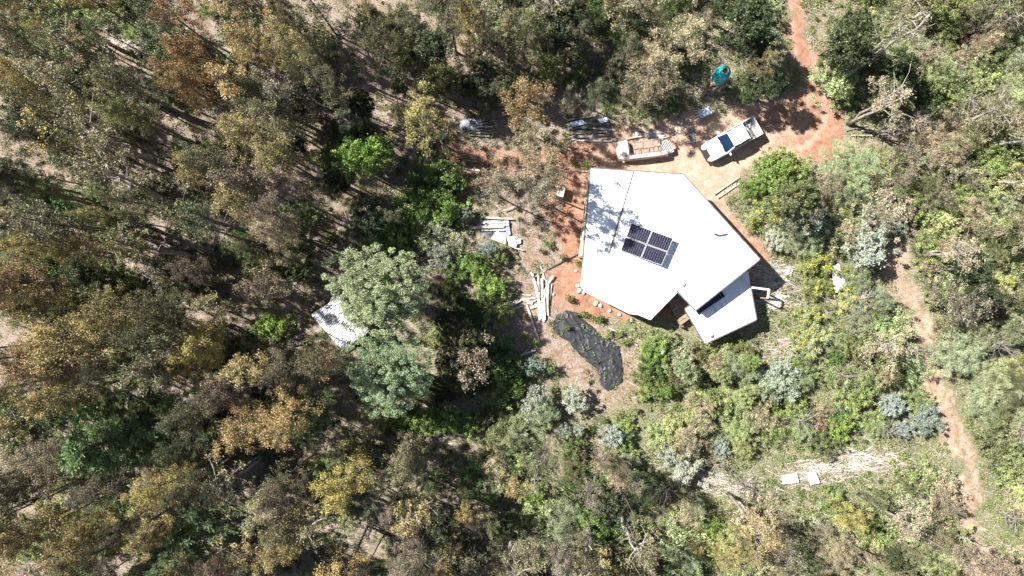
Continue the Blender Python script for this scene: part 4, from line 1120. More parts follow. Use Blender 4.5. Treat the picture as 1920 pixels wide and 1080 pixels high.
for u, v in ((0.05, 0.1), (0.05, 0.9), (0.98, 0.05), (0.98, 0.5), (0.98, 0.95), (0.5, 0.1), (0.5, 0.9)):
    t = bil(u, v) - nrm * 0.04; wpt = t + sa.location
    px_, py_ = wpt.x / ((CAM_H - wpt.z) / CAM_H / S) + 960, 540 - wpt.y / ((CAM_H - wpt.z) / CAM_H / S)
    mb.bar(t, Vector((t.x, t.y, zm(px_, py_) - sa.location.z)), 0.04, 0.04)
mb.bar(bil(0.98, 0) - nrm * 0.06, bil(0.98, 1) - nrm * 0.06, 0.05, 0.04)
mb.build('rack_leg', M['alu'], sa)
# pale beam frame at the annex's right side
pf = empty('beam_frame', tuple(W(1425, 560, 0))); tag(pf, 'pale L shaped beam on posts right of the annex', 'frame')
L_ = lambda x, y, z: W(x, y, z) - pf.location
MB().bar(L_(1409, 539, 2.25), L_(1442, 543, 2.25), 0.14, 0.12).bar(L_(1442, 542, 2.42), L_(1439, 560, 2.42), 0.13, 0.1).build('beam', M['white_trim'], pf)
for x, y in ((1441, 543), (1438, 559)):
    t = L_(x, y, 2.24); MB().bar(t, Vector((t.x, t.y, -0.1)), 0.1, 0.1).build('post', M['board'], pf)
# timber decking and steps between the two roofs
dk = empty('timber_deck', tuple(W(1272, 575, 0))); tag(dk, 'brown timber deck and steps in the gap between the two roofs', 'deck')
D_ = lambda x, y, z: W(x, y, z) - dk.location
for i in range(9):
    t = i / 8; x, y = 1262 + 26 * t, 552 + 46 * t
    MB().bar(D_(x - 13, y + 9, 0.9), D_(x + 12, y - 9, 0.9), 0.24, 0.04).build('deck_board', M['board'], dk)
MB().bar(D_(1252, 566, 0.8), D_(1278, 614, 0.8), 0.12, 0.14).bar(D_(1276, 545, 0.8), D_(1302, 590, 0.8), 0.12, 0.14).build('joist', M['fascia'], dk)
for x, y in ((1252, 566), (1278, 613), (1300, 588)):
    t = D_(x, y, 0.75); MB().bar(t, Vector((t.x, t.y, -0.1)), 0.12, 0.12).build('post', M['board'], dk)
for i in range(5):
    MB().bar(D_(1250 + i * 3.5, 563 + i * 6.5, 1.05), D_(1262 + i * 3.5, 556 + i * 6.5, 1.05), 0.05, 0.06).build('rail', M['plank'], dk)

# ------------------------------------------------------------------ corrugated shed under the wattles
sh = empty('shed', tuple(W(625, 600, 0))); tag(sh, 'small shed with a corrugated zinc roof half hidden under the wattle', 'shed')
sz = lambda x, y: 2.3 + (x - 582) * 0.0022
q = [(583, 590), (640, 552), (692, 622), (640, 655)]
top = [W(x, y, sz(x, y)) - sh.location for x, y in q]
# real corrugations
nu = 64; Vs = []; Fq = []
for i in range(nu + 1):
    u = i / nu; zc = 0.028 * math.cos(i * math.pi / 2)
    for v in (0, 1):
        p_ = (top[0] * (1 - u) + top[3] * u) * (1 - v) + (top[1] * (1 - u) + top[2] * u) * v
        Vs.append((p_.x, p_.y, p_.z + zc))
for i in range(nu): Fq.append((2 * i, 2 * i + 2, 2 * i + 3, 2 * i + 1))
rf = MB().add(Vs, Fq).build('roof', M['zinc'], sh)
c_ = sum(top, Vector()) / 4
mb = MB()
for i in range(4):
    a = top[i].lerp(c_, 0.1); b = top[(i + 1) % 4].lerp(c_, 0.1); a.z = b.z = 1.05
    mb.bar(a, b, 0.08, 2.3)
wl = mb.build('wall', M['board'], sh)
a = top[3].lerp(c_, 0.1); b = top[0].lerp(c_, 0.1); m_ = a.lerp(b, 0.5); m_.z = 0.95; d = (b - a).normalized(); d.z = 0; d.normalize()
MB().bar(m_ - d * 0.4, m_ + d * 0.4, 0.12, 1.9).build('door', M['plank_grey'], sh)

# ------------------------------------------------------------------ pickup truck
def wheel(parent, x, y, z=0.34, r_=0.34, w=0.2):
    mb = MB(); n = 20
    prof = [(r_ * 0.6, -w / 2), (r_ * 0.95, -w / 2), (r_, -w * 0.3), (r_, w * 0.3), (r_ * 0.95, w / 2), (r_ * 0.6, w / 2)]
    mb.lathe(prof, (0, 0, 0), n, False)
    wh = MB().lathe([(0.05, -w * 0.52), (0.07, w * 0.52)], (0, 0, 0), 10).build('wheel', M['black'], parent)
    wh.location = (x, y, z); wh.rotation_euler = (math.pi / 2, 0, 0)
    mb.build('tyre', M['tyre'], wh, True)
    MB().lathe([(r_ * 0.6, -w * 0.35), (r_ * 0.6, w * 0.35)], (0, 0, 0), n).build('rim', M['alu'], wh)
def pickup():
    nose = W(1322, 290, 0.6); tail = W(1418, 236, 0.6)
    d = Vector((tail.x - nose.x, tail.y - nose.y, 0)); L = d.length; ang = math.atan2(d.y, d.x)
    c = (nose + tail) / 2
    t = empty('pickup_truck', (c.x, c.y, 0.0), ang)
    tag(t, 'old white double cab pickup truck parked on the dirt, nose part open', 'pickup truck')
    x0 = -L / 2; wd = 0.79
    # body side section profile along x: (x, half width, sill z, belt z)
    st = [(x0 + 0.02, 0.60, 0.55, 0.78), (x0 + 0.12, 0.72, 0.42, 0.92), (x0 + 0.45, 0.79, 0.35, 0.98), (x0 + 1.25, 0.80, 0.35, 1.02), (x0 + 3.4, 0.80, 0.35, 1.06), (x0 + L - 0.1, 0.79, 0.4, 1.06), (x0 + L, 0.77, 0.5, 1.04)]
    # lower body shell (sides, bonnet) up to the bed
    vs = []; fs = []
    rows = st[:5]
    for x, w, z0, z1 in rows: vs += [(x, -w, z0), (x, -w - 0.01, (z0 + z1) / 2), (x, -w * 0.97, z1 - 0.05), (x, -w * 0.88, z1), (x, -w * 0.35, z1 + 0.04), (x, w * 0.35, z1 + 0.04), (x, w * 0.88, z1), (x, w * 0.97, z1 - 0.05), (x, w + 0.01, (z0 + z1) / 2), (x, w, z0)]
    k = 10
    for i in range(len(rows) - 1):
        for j in range(k):
            j2 = (j + 1) % k
            fs.append((i * k + j, i * k + j2, (i + 1) * k + j2, (i + 1) * k + j))
    fs.append(tuple(range(k))[::-1]); fs.append(tuple((len(rows) - 1) * k + j for j in range(k)))
    body = MB().add(vs, fs).build('body', M['car_white'], t, False, 0.02)
    # cab greenhouse
    zb, zt = 1.03, 1.62
    cb = [(x0 + 1.32, 0.70, zb), (x0 + 1.95, 0.60, zt), (x0 + 3.32, 0.60, zt), (x0 + 3.42, 0.70, zb)]
    roof = [(x0 + 1.93, -0.58, zt), (x0 + 1.93, 0.58, zt), (x0 + 2.6, 0.6, zt + 0.035), (x0 + 3.3, 0.58, zt), (x0 + 3.3, -0.58, zt), (x0 + 2.6, -0.6, zt + 0.035)]
    MB().prism(roof[::-1], [(a, b_ * 1.02, c2 - 0.06) for a, b_, c2 in roof[::-1]]).build('cab_roof', M['car_white'], t, False, 0.02)
    g = MB()
    fr = [(x0 + 1.30, -0.68, zb), (x0 + 1.30, 0.68, zb), (x0 + 1.92, 0.56, zt - 0.03), (x0 + 1.92, -0.56, zt - 0.03)]
    g.prism([(a, b_, c2) for a, b_, c2 in fr][::-1], [(a + 0.04, b_, c2 - 0.03) for a, b_, c2 in fr][::-1]); g.build('windscreen', M['screen'], t)
    rr = [(x0 + 3.42, -0.64, zb), (x0 + 3.42, 0.64, zb), (x0 + 3.33, 0.56, zt - 0.04), (x0 + 3.33, -0.56, zt - 0.04)]
    MB().prism([Vector(v) for v in rr], [Vector(v) - Vector((0.03, 0, 0)) for v in rr]).build('rear_window', M['glass'], t)
    for s in (-1, 1):
        for xa, xb in ((1.52, 2.45), (2.55, 3.28)):
            xa_t = max(xa, 2.0)
            qd = [(x0 + xa, s * 0.74, zb + 0.01), (x0 + xb, s * 0.74, zb + 0.01), (x0 + xb, s * 0.615, zt - 0.06), (x0 + xa_t, s * 0.615, zt - 0.06)]
            MB().prism([Vector(v) for v in qd], [Vector(v) - Vector((0, s * 0.03, 0)) for v in qd]).build('side_window', M['glass'], t)
        for xa, xt in ((1.33, 1.92), (2.5, 2.5), (3.36, 3.28)):
            MB().bar((x0 + xa, s * 0.735, zb), (x0 + xt, s * 0.6, zt - 0.01), 0.07, 0.06).build('pillar', M['car_white'], t)
        MB().box((x0 + 1.55, s * 0.93, 1.1), (0.12, 0.2, 0.16)).build('mirror', M['car_white'], t, False, 0.02)
        hl_ = MB().lathe([(0.11, 0), (0.12, 0.05), (0.06, 0.09)], (0, 0, 0), 16).build('headlight', M['cream'], t)
        hl_.location = (x0 + 0.03 + (0 if s < 0 else 0.0), -s * 0.5, 0.74); hl_.rotation_euler = (0, -math.pi / 2 * 0.8, 0)
        wheel(t, x0 + 0.78, s * 0.70); wheel(t, x0 + L - 0.85, s * 0.70)
    # nose opening and bumper
    MB().box((x0 + 0.08, 0.02, 0.95), (0.22, 0.62, 0.08)).box((x0 - 0.03, 0.0, 0.7), (0.1, 0.75, 0.24)).build('grille', M['black'], t)
    MB().box((x0 - 0.06, 0, 0.46), (0.12, 1.3, 0.14)).build('bumper', M['black'], t, False, 0.02)
    MB().bar((x0 + 1.27, -0.5, 1.085), (x0 + 1.35, 0.1, 1.10), 0.02, 0.02).bar((x0 + 1.27, 0.0, 1.085), (x0 + 1.36, 0.5, 1.10), 0.02, 0.02).build('wiper', M['black'], t)
    MB().bar((x0 + 0.4, 0.0, 1.035), (x0 + 1.1, 0.0, 1.065), 0.25, 0.02).build('bonnet_bulge', M['car_white'], t, False, 0.008)
    # bed
    xb = x0 + 3.42; bl = x0 + L
    MB().box(((xb + bl) / 2, 0, 0.62), (bl - xb, 1.42, 0.06)).build('bed_floor', M['bed'], t)
    for s in (-1, 1):
        MB().box(((xb + bl) / 2, s * 0.755, 0.74), (bl - xb + 0.02, 0.1, 0.66)).build('bed_side', M['car_white'], t, False, 0.02)
        MB().box((x0 + L - 0.85, s * 0.62, 0.74), (0.62, 0.16, 0.22)).build('wheel_arch', M['bed'], t, False, 0.03)
    MB().box((bl - 0.03, 0, 0.78), (0.09, 1.42, 0.58)).build('tailgate', M['car_white'], t, False, 0.02)
    MB().box((xb + 0.03, 0, 0.82), (0.05, 1.42, 0.5)).build('bed_front', M['car_white'], t)
    rb = MB()
    rb.tube([(xb + 0.16, -0.68, 0.7), (xb + 0.16, -0.66, 1.42), (xb + 0.16, -0.5, 1.5), (xb + 0.16, 0.5, 1.5), (xb + 0.16, 0.66, 1.42), (xb + 0.16, 0.68, 0.7)], 0.035, 8)
    for s in (-1, 1): rb.tube([(xb + 0.16, s * 0.55, 1.45), (xb + 0.72, s * 0.66, 0.98)], 0.028, 6)
    rb.build('roll_bar', M['black'], t, True)
    for s in (-1, 1): MB().box((bl + 0.01, s * 0.7, 0.85), (0.03, 0.1, 0.24)).build('tail_light', M['rust'], t)
pickup()

# ------------------------------------------------------------------ stripped car body
def wreck():
    a = W(1160, 284, 0.5); b = W(1242, 274, 0.5); ang = math.atan2(b.y - a.y, b.x - a.x)
    c = (a + b) / 2
    t = empty('car_wreck', (c.x, c.y, 0), ang)
    tag(t, 'stripped white car body without roof or wheels sitting on the dirt', 'car wreck')
    L = 3.9; x0 = -L / 2 + 0.1
    rows = [(x0, 0.64, 0.66), (x0 + 0.08, 0.72, 0.76), (x0 + 0.5, 0.77, 0.82), (x0 + 0.85, 0.79, 0.86)]
    vs = []; fs = []; k = 8
    for x, w, z in rows: vs += [(x, -w, 0.2), (x, -w, z - 0.2), (x, -w * 0.85, z), (x, -w * 0.3, z + 0.05), (x, w * 0.3, z + 0.05), (x, w * 0.85, z), (x, w, z - 0.2), (x, w, 0.2)]
    for i in range(3):
        for j in range(k): fs.append((i * k + j, i * k + (j + 1) % k, (i + 1) * k + (j + 1) % k, (i + 1) * k + j))
    fs.append(tuple(range(k))[::-1]); fs.append(tuple(3 * k + j for j in range(k)))
    MB().add(vs, fs).build('bonnet', M['old_white'], t, False, 0.02)
    for s, nm in ((-1, 'body_side'),):
        pr = [(x0 + 0.85, 0.79, 0.86), (x0 + 1.6, 0.80, 0.92), (x0 + 2.6, 0.81, 0.94), (x0 + 3.5, 0.80, 0.9), (x0 + 3.85, 0.77, 0.82)]
        if s > 0: pr = pr[:4]
        vs = []; fs = []
        inner = 0.34 if s < 0 else 0.12
        for x, w, z in pr: vs += [(x, s * w, 0.12), (x, s * w, z - 0.18), (x, s * w * 0.94, z), (x, s * (w - inner), z + 0.01), (x, s * (w - inner), z - 0.08), (x, s * (w - 0.1), 0.12)]
        for i in range(len(pr) - 1):
            for j in range(6): fs.append((i * 6 + j, i * 6 + (j + 1) % 6, (i + 1) * 6 + (j + 1) % 6, (i + 1) * 6 + j))
        fs.append(tuple(range(6))); fs.append(tuple((len(pr) - 1) * 6 + j for j in range(6)))
        MB().add(vs, fs).build(nm, M['old_white'], t, False, 0.01)
    MB().box((x0 + 2.1, 0, 0.2), (2.7, 1.4, 0.05)).build('floor_pan', M['soil'], t)
    fr = MB()
    for y in (-0.42, 0.42): fr.bar((x0 + 0.9, y, 0.98), (x0 + 3.3, y, 0.96), 0.035, 0.035)
    for x in (0.9, 1.35, 2.0, 2.7, 3.3): fr.bar((x0 + x, -0.42, 0.98), (x0 + x, 0.42, 0.98), 0.03, 0.03)
    for x in (0.9, 3.3):
        for y in (-0.42, 0.42): fr.bar((x0 + x, y, 0.96), (x0 + x, y, 0.2), 0.03, 0.03)
    fr.build('window_frame', M['fascia'], t)
    hd = MB().lathe([(0.1, 0), (0.11, 0.04), (0.05, 0.07)], (0, 0, 0), 14).build('headlight', M['cream'], t); hd.location = (x0 + 0.45, -0.85, 0.5); hd.rotation_euler = (math.pi / 2, 0, -0.5)
wreck()
# corrugated sheet leaning on its end, rubbish behind it
def corr_sheet(name, quad, z4, label, mat='zinc', n=28, amp=0.025, along=True, cat='roof sheet'):
    q = [W(x, y, z) for (x, y), z in zip(quad, z4)]; o_ = q[0].copy(); Vs = []; Fq = []
    for i in range(n + 1):
        u = i / n
        for v in (0, 1):
            p_ = (q[0] * (1 - u) + q[1] * u) * (1 - v) + (q[3] * (1 - u) + q[2] * u) * v
            Vs.append((p_.x - o_.x, p_.y - o_.y, p_.z - o_.z + amp * math.cos(i * math.pi / 2)))
    m0 = len(Vs)
    Vs += [(a, b, c - 0.012) for a, b, c in Vs]
    for i in range(n):
        Fq.append((2 * i, 2 * i + 2, 2 * i + 3, 2 * i + 1)); Fq.append((m0 + 2 * i, m0 + 2 * i + 1, m0 + 2 * i + 3, m0 + 2 * i + 2))
    o = MB().add(Vs, Fq).build(name, M[mat]); o.location = o_; tag(o, label, cat); return o
corr_sheet('roofing_sheet', [(1236, 272), (1255, 262), (1264, 284), (1243, 294)], [1.05, 1.0, 0.55, 0.5], 'corrugated metal sheet laid over the tail of the stripped car', n=20)
MB_box = MB().box((0, 0, 0.25), (0.55, 0.5, 0.5), 0.1)
o = MB_box.build('crate', M['board'], None, False, 0.02); o.location = (*P2(1226, 293), 0); tag(o, 'brown crate on the dirt by the car body side', 'crate')

def plank(x1, y1, x2, y2, w, label, group, z=0.08, mat='plank', th=0.05, z2=None, name='plank', cat='plank'):
    a = P2(x1, y1); b = P2(x2, y2); c = (a + b) / 2; g = gz(*c)
    o = MB().bar((a[0] - c[0], a[1] - c[1], z), (b[0] - c[0], b[1] - c[1], z2 if z2 is not None else z), w, th).build(name, M[mat], None, False, 0.008)
    o.location = (c[0], c[1], g); tag(o, label, cat, group); return o
zp4 = lambda x, y: (860 + x / 3.6, 480 + y / 3.6)
fan = [(550, 60, 580, 160, 'short plank sticking up past the top of the pile'), (535, 115, 545, 440, 'long upright plank in the middle of the pile'), (560, 150, 570, 440, 'upright plank right of the middle one'),
       (590, 160, 600, 400, 'upright plank near the right side of the pile'), (635, 130, 555, 280, 'plank slanting across the top right of the pile'), (625, 160, 610, 300, 'rightmost upright plank of the pile'),
       (530, 170, 540, 400, 'upright plank at the left of the fan'), (575, 290, 580, 430, 'short plank at the lower middle of the pile'), (490, 110, 530, 240, 'thin plank slanting up left from the fan'),
       (605, 180, 598, 330, 'short upright plank beside the rightmost one'), (548, 300, 575, 445, 'lowest plank of the fan'), (520, 200, 560, 420, 'leaning plank at the left of the fan'), (585, 240, 560, 400, 'crooked plank inside the fan')]
for i, (a, b, c, d, t) in enumerate(fan):
    plank(*zp4(a, b), *zp4(c, d), 0.11 + 0.05 * (i % 3), t, 'bleached planks of the loose pile', 0.10 + 0.05 * (i % 5) + 0.02 * (i // 5))
lay = [(340, 250, 490, 265, 'level plank at the upper left of the pile'), (275, 395, 430, 335, 'longest plank spread to the lower left'), (290, 390, 400, 290, 'plank crossing above the longest left one'),
       (330, 350, 420, 300, 'short plank between the left crossing planks'), (400, 300, 520, 280, 'plank running into the fan from the left'), (430, 290, 500, 320, 'broad offcut at the joint of the pile'),
       (480, 350, 540, 330, 'wide board end under the fan'), (340, 370, 360, 405, 'tiny offcut below the left planks'), (350, 330, 385, 300, 'small piece on top of the left planks'), (440, 330, 520, 300, 'plank wedged left of the fan'),
       (460, 330, 550, 600, 'long lone pole slanting down from the pile'), (420, 670, 520, 630, 'grey stick above the small silver shrub'), (430, 660, 480, 620, 'thin stick crossing the grey one')]
for i, (a, b, c, d, t) in enumerate(lay):
    plank(*zp4(a, b), *zp4(c, d), 0.24 if 'wide' in t or 'broad' in t else 0.10 + 0.04 * (i % 3), t, 'bleached planks of the loose pile', 0.06 + 0.04 * (i % 4))
# sorted plank stack left of the house
Z7 = lambda x, y: (860 + x / 9, 380 + y / 9)
for i, (a, b, c, d, w, t) in enumerate([(380, 255, 915, 280, 0.13, 'top plank of the stack with pinkish end'), (370, 345, 850, 340, 0.16, 'second plank of the stack'), (320, 395, 850, 380, 0.14, 'third plank of the stack'),
    (180, 430, 770, 405, 0.20, 'wide plank sticking out left from the stack'), (385, 475, 770, 475, 0.10, 'lowest thin plank of the stack'), (760, 140, 1000, 50, 0.08, 'pale pole slanting under the saplings above the stack'),
    (800, 590, 970, 590, 0.12, 'short pinkish plank beside the white sheets'), (850, 740, 1090, 810, 0.10, 'narrow strip below the white sheets')]):
    plank(*Z7(a, b), *Z7(c, d), w, t, 'planks stacked left of the house', 0.28)
def flat(name, pts, z, label, cat, mat='sheet', th=0.03, tilt=0.0, group=None):
    c = np.mean([P2(*p) for p in pts], 0); g = gz(*c)
    top = [Vector((*(P2(*p) - c), z + tilt * i / len(pts))) for i, p in enumerate(pts)]
    o = MB().prism(top[::-1], [v - Vector((0, 0, th)) for v in top[::-1]]).build(name, M[mat]); o.location = (c[0], c[1], g); tag(o, label, cat, group); return o
flat('plastic_sheet', [Z7(390, 300), Z7(840, 290), Z7(880, 540), Z7(800, 600), Z7(400, 570)], 0.16, 'grey plastic sheet under the sorted planks', 'plastic sheet', 'tarp_grey')
flat('white_sheet', [Z7(650, 480), Z7(800, 590), Z7(800, 720), Z7(545, 610)], 0.34, 'white square sheet left of its partner below the planks', 'sheet', 'sheet', tilt=0.1)
flat('white_sheet', [Z7(810, 600), Z7(950, 610), Z7(980, 740), Z7(860, 745)], 0.30, 'white sheet right of the square one, below the planks', 'sheet', 'sheet')
flat('metal_sheet', [Z7(950, 610), Z7(1050, 610), Z7(1050, 690), Z7(975, 710)], 0.22, 'small grey metal sheet beside the white sheets', 'sheet', 'zinc')
flat('white_board', [(1553, 500), (1568, 494), (1584, 540), (1560, 550)], 0.5, 'white board lying among the green scrub right of the house', 'board', 'sheet', tilt=0.15)
flat('white_board', [(1462, 889), (1490, 884), (1494, 902), (1464, 905)], 0.3, 'left one of the two white boards below the bark heap', 'board', 'sheet')
flat('white_board', [(1508, 884), (1524, 882), (1532, 902), (1514, 905)], 0.35, 'right one of the two white boards below the bark heap', 'board', 'sheet', tilt=0.1)
flat('concrete_slab', [(1440, 570), (1462, 550), (1475, 556), (1450, 580), (1442, 578)], 0.12, 'pale slab on the ground right of the beam frame', 'slab', 'rock', 0.12)
flat('metal_sheet', [(1289, 248), (1300, 246), (1303, 270), (1292, 272)], 0.1, 'dull sheet lying in shade left of the pickup', 'sheet', 'plank_grey')
for i, (x1, y1, x2, y2, w, t, m_) in enumerate([(1466, 525, 1478, 505, 0.16, 'left plank of the three standing right of the roof corner', 'plank'), (1472, 528, 1480, 500, 0.14, 'middle plank of the three right of the roof corner', 'plank'), (1478, 528, 1484, 505, 0.12, 'right plank of the three right of the roof corner', 'plank'),
    (1066, 320, 1105, 322, 0.07, 'thin white pole between the saplings and the roof corner', 'plank'), (998, 522, 1022, 508, 0.07, 'pale stretch of pole above the plank pile', 'plank'), (1022, 506, 1085, 474, 0.13, 'dark charred beam running up to the house wall', 'fascia'),
    (1124, 605, 1160, 625, 0.12, 'pale edging timber right of the black sheet', 'plank'), (1160, 626, 1195, 648, 0.10, 'second pale edging timber right of the black sheet', 'plank'), (1175, 714, 1216, 736, 0.06, 'thin pale stick below the black sheet corner', 'plank'), (1163, 660, 1185, 668, 0.05, 'short thin stick off the black sheet edge', 'plank'),
    (868, 315, 900, 320, 0.16, 'weathered plank half under the sapling left of the clearing', 'plank'), (870, 300, 896, 303, 0.10, 'small slat in the shade left of the saplings', 'plank'), (962, 320, 985, 317, 0.12, 'short pale log end between the saplings', 'plank'),
    (1345, 372, 1392, 340, 0.10, 'outer timber of the ladder against the upper right wall', 'plank'), (1338, 365, 1385, 333, 0.10, 'inner timber of the ladder against the upper right wall', 'plank')]):
    plank(x1, y1, x2, y2, w, t, 'loose timbers around the yard', 0.1 + 0.03 * (i % 3), m_)
# sticks left by the track at the right of the yard
for i in range(9):
    x = 1602 + i * 9; y = 240 + (i * 37 % 22)
    plank(x - 18, y + 6 - (i % 3) * 6, x + 22, y - 4 + (i % 4) * 4, 0.07, ['long pole at the left', 'short pole at the left', 'steep pole', 'pale pole', 'flat pole', 'crooked pole', 'grey pole', 'thin pole', 'last pole at the right'][i] + ' of the stick heap right of the yard', 'sticks heaped at the right end of the yard', 0.15 + 0.06 * (i % 4), 'plank' if i % 2 else 'plank_grey', 0.06)
# timber rubbish pile above the clearing
words = ['topmost', 'second', 'third', 'fourth', 'fifth', 'sixth', 'seventh', 'eighth', 'ninth', 'lowest']
for i in range(10):
    x1 = 1062 + (i * 13 % 25); y1 = 226 + i * 4.2; x2 = x1 + 55 + (i * 17 % 28); y2 = y1 + [-8, 3, -3, 6, -10, 2, -4, 8, -6, 1][i]
    plank(x1, y1, x2, y2, 0.13, words[i] + ' grey plank of the shaded timber heap above the roof', 'grey planks heaped above the house', 0.12 + 0.04 * (i % 3), 'plank_grey' if i % 3 else 'plank')
flat('plastic_sheet', [(1068, 232), (1090, 226), (1098, 234), (1072, 240)], 0.35, 'small blue-grey sheet on the shaded timber heap', 'sheet', 'blue_white')
flat('plastic_sheet', [(1120, 226), (1136, 222), (1140, 230), (1124, 233)], 0.35, 'second pale sheet at the right of the timber heap', 'sheet', 'blue_white')
flat('metal_sheet', [(1066, 256), (1076, 254), (1084, 260), (1072, 264)], 0.12, 'crumpled pale scrap below the timber heap', 'scrap', 'sheet')
for i, (x, y, t) in enumerate([(1113, 256, 'pale block at the foot of the timber heap'), (1150, 262, 'white lump left of the stripped car')]):
    o = MB().box((0, 0, 0.12), (0.42, 0.2, 0.2), 0.1).build('block', M['rock'], None, False, 0.02); o.location = (*P2(x, y), 0); tag(o, t, 'block')
for i in range(6):
    plank(862 + i * 3, 228 + i * 5, 908 + (i % 3) * 8, 226 + i * 6, 0.12, words[i] + ' plank of the heap right of the yellow-green gum', 'planks heaped by the yellow-green gum', 0.12 + 0.05 * (i % 3), 'plank_grey' if i % 2 else 'plank')

# crumpled sheets
def crumple(name, poly, mat, amp, heap, label, cat, step=0.05, seed=3):
    P = np.array([P2(*p) for p in poly]); c = P.mean(0); lo = P.min(0); hi = P.max(0)
    gx = np.arange(lo[0], hi[0] + step, step); gy = np.arange(lo[1], hi[1] + step, step)
    X, Y = np.meshgrid(gx, gy); jx = 0.10 * (vnoise(X * 3, Y * 3, seed + 5) - 0.5); 
    ins = in_poly(X + jx, Y + jx, P)
    d = dist_line(X, Y, list(map(tuple, P)) + [tuple(P[0])])
    ax = math.radians(-42); U = X * math.cos(ax) + Y * math.sin(ax); V_ = -X * math.sin(ax) + Y * math.cos(ax)
    w1 = 1 - np.abs(2 * vnoise(U * 0.8 + 1.6 * vnoise(X, Y, seed), V_ * 3.4 + vnoise(X * 2, Y * 2, seed + 9), seed + 1) - 1)
    w2 = 1 - np.abs(2 * vnoise(U * 1.3, V_ * 6.5 + 2 * vnoise(X * 1.5, Y * 1.5, seed + 7), seed + 2) - 1)
    w3 = 1 - np.abs(2 * vnoise(U * 7, V_ * 8, seed + 3) - 1)
    Z = ground_z(X, Y) + 0.06 + heap * np.clip(d / 0.8, 0, 1) ** 0.6 + amp * (w1 ** 4 * 0.7 + w2 ** 3 * 0.7 + w3 ** 3 * 0.12 + 0.08 * vnoise(U * 9, V_ * 9, seed + 4)) * np.clip(d / 0.15, 0.15, 1)
    ny, nx = X.shape; idx = np.arange(nx * ny).reshape(ny, nx)
    F = np.stack([idx[:-1, :-1], idx[:-1, 1:], idx[1:, 1:], idx[1:, :-1]], -1).reshape(-1, 4)
    F = F[ins.ravel()[F].all(1)]
    V = np.stack([X - c[0], Y - c[1], Z], -1).reshape(-1, 3)
    used, inv = np.unique(F, return_inverse=True)
    o = link_mesh(name, np_mesh(name, V[used], inv.reshape(-1, 4), M[mat], smooth=True)); o.location = (c[0], c[1], 0)
    tag(o, label, cat)
TP = [(625, 440), (650, 400), (720, 365), (790, 380), (840, 430), (900, 470), (960, 540), (1040, 575), (1085, 610), (1100, 680), (1110, 760), (1105, 850), (1060, 885), (1010, 915), (975, 895), (945, 830), (915, 750), (860, 710), (790, 640), (740, 580), (680, 545), (630, 500)]
crumple('plastic_tarp', [zp4(a, b) for a, b in TP], 'tarp', 0.10, 0.08, 'wrinkled black plastic sheet spread on bare ground below the house', 'tarp')
crumple('plastic_tarp', [(858, 235), (868, 224), (890, 219), (905, 226), (906, 238), (890, 246), (866, 250)], 'tarp_grey', 0.08, 0.3, 'dappled grey plastic sheet right of the yellow-green gum', 'tarp', 0.06, 9)
crumple('plastic_tarp', [(1205, 250), (1222, 243), (1238, 250), (1250, 254), (1243, 263), (1226, 258), (1214, 262)], 'old_white', 0.06, 0.16, 'crumpled pale cover heaped behind the stripped car', 'tarp', 0.06, 12)
crumple('plastic_tarp', [(1182, 252), (1190, 246), (1200, 250), (1196, 257), (1186, 258)], 'old_white', 0.05, 0.12, 'small crumpled pale rag behind the car bonnet', 'tarp', 0.06, 14)
for i, (x1, y1, x2, y2, w) in enumerate([(1172, 262, 1205, 256, .1), (1186, 268, 1214, 262, .14), (1210, 266, 1236, 270, .12), (1224, 240, 1248, 248, .07), (1234, 262, 1256, 256, .06), (1194, 244, 1206, 248, .12)]):
    plank(x1, y1, x2, y2, w, ['lowest left', 'broad left', 'middle', 'topmost right', 'thin right', 'short upper'][i] + ' piece of scrap wood behind the stripped car', 'scrap wood behind the stripped car', 0.15, 'plank_grey' if i % 2 else 'plank')
for i, (x, y, cc) in enumerate([(800, 266, 'blue plastic tub under the yellow-green gum, left one'), (824, 258, 'blue plastic tub under the yellow-green gum, right one')]):
    o = empty('plastic_tub', (*P2(x, y), gz(*P2(x, y)))); tag(o, cc, 'tub')
    MB().lathe([(0.3, 0), (0.36, 0.5), (0.38, 0.52), (0.34, 0.52), (0.29, 0.04)], (0, 0, 0), 20, True).build('shell', M['blue'], o, True)
    MB().lathe([(0.36, 0.5), (0.40, 0.51), (0.40, 0.54), (0.36, 0.54)], (0, 0, 0), 20, False).build('rim', M['blue'], o)
for x, y in ((1552, 538), (1584, 505), (1586, 545)): plant('gorse', 'fresh green', x, y, 1.1, 0.5, force=True)
# green weeds growing through the black sheet
for x, y in ((1064, 616), (1080, 589)):
    plant('bush', 'fresh green', x, y, 0.75, 0.32, force=True)
for x, y in [(1095, 590), (1110, 597), (1125, 600), (1140, 625), (1160, 625), (1180, 640), (1005, 640), (985, 632), (1058, 730), (1120, 600), (1170, 640), (1092, 500), (1083, 492), (1030, 462), (1015, 470), (1052, 480), (1065, 560), (1075, 305), (1100, 310), (1190, 770), (1210, 745), (1160, 780), (1130, 790)]:
    plant('bush', random.choice(['fresh green', 'bright green', 'pale green']), x, y, random.uniform(0.5, 0.8), random.uniform(0.4, 0.65), force=True)

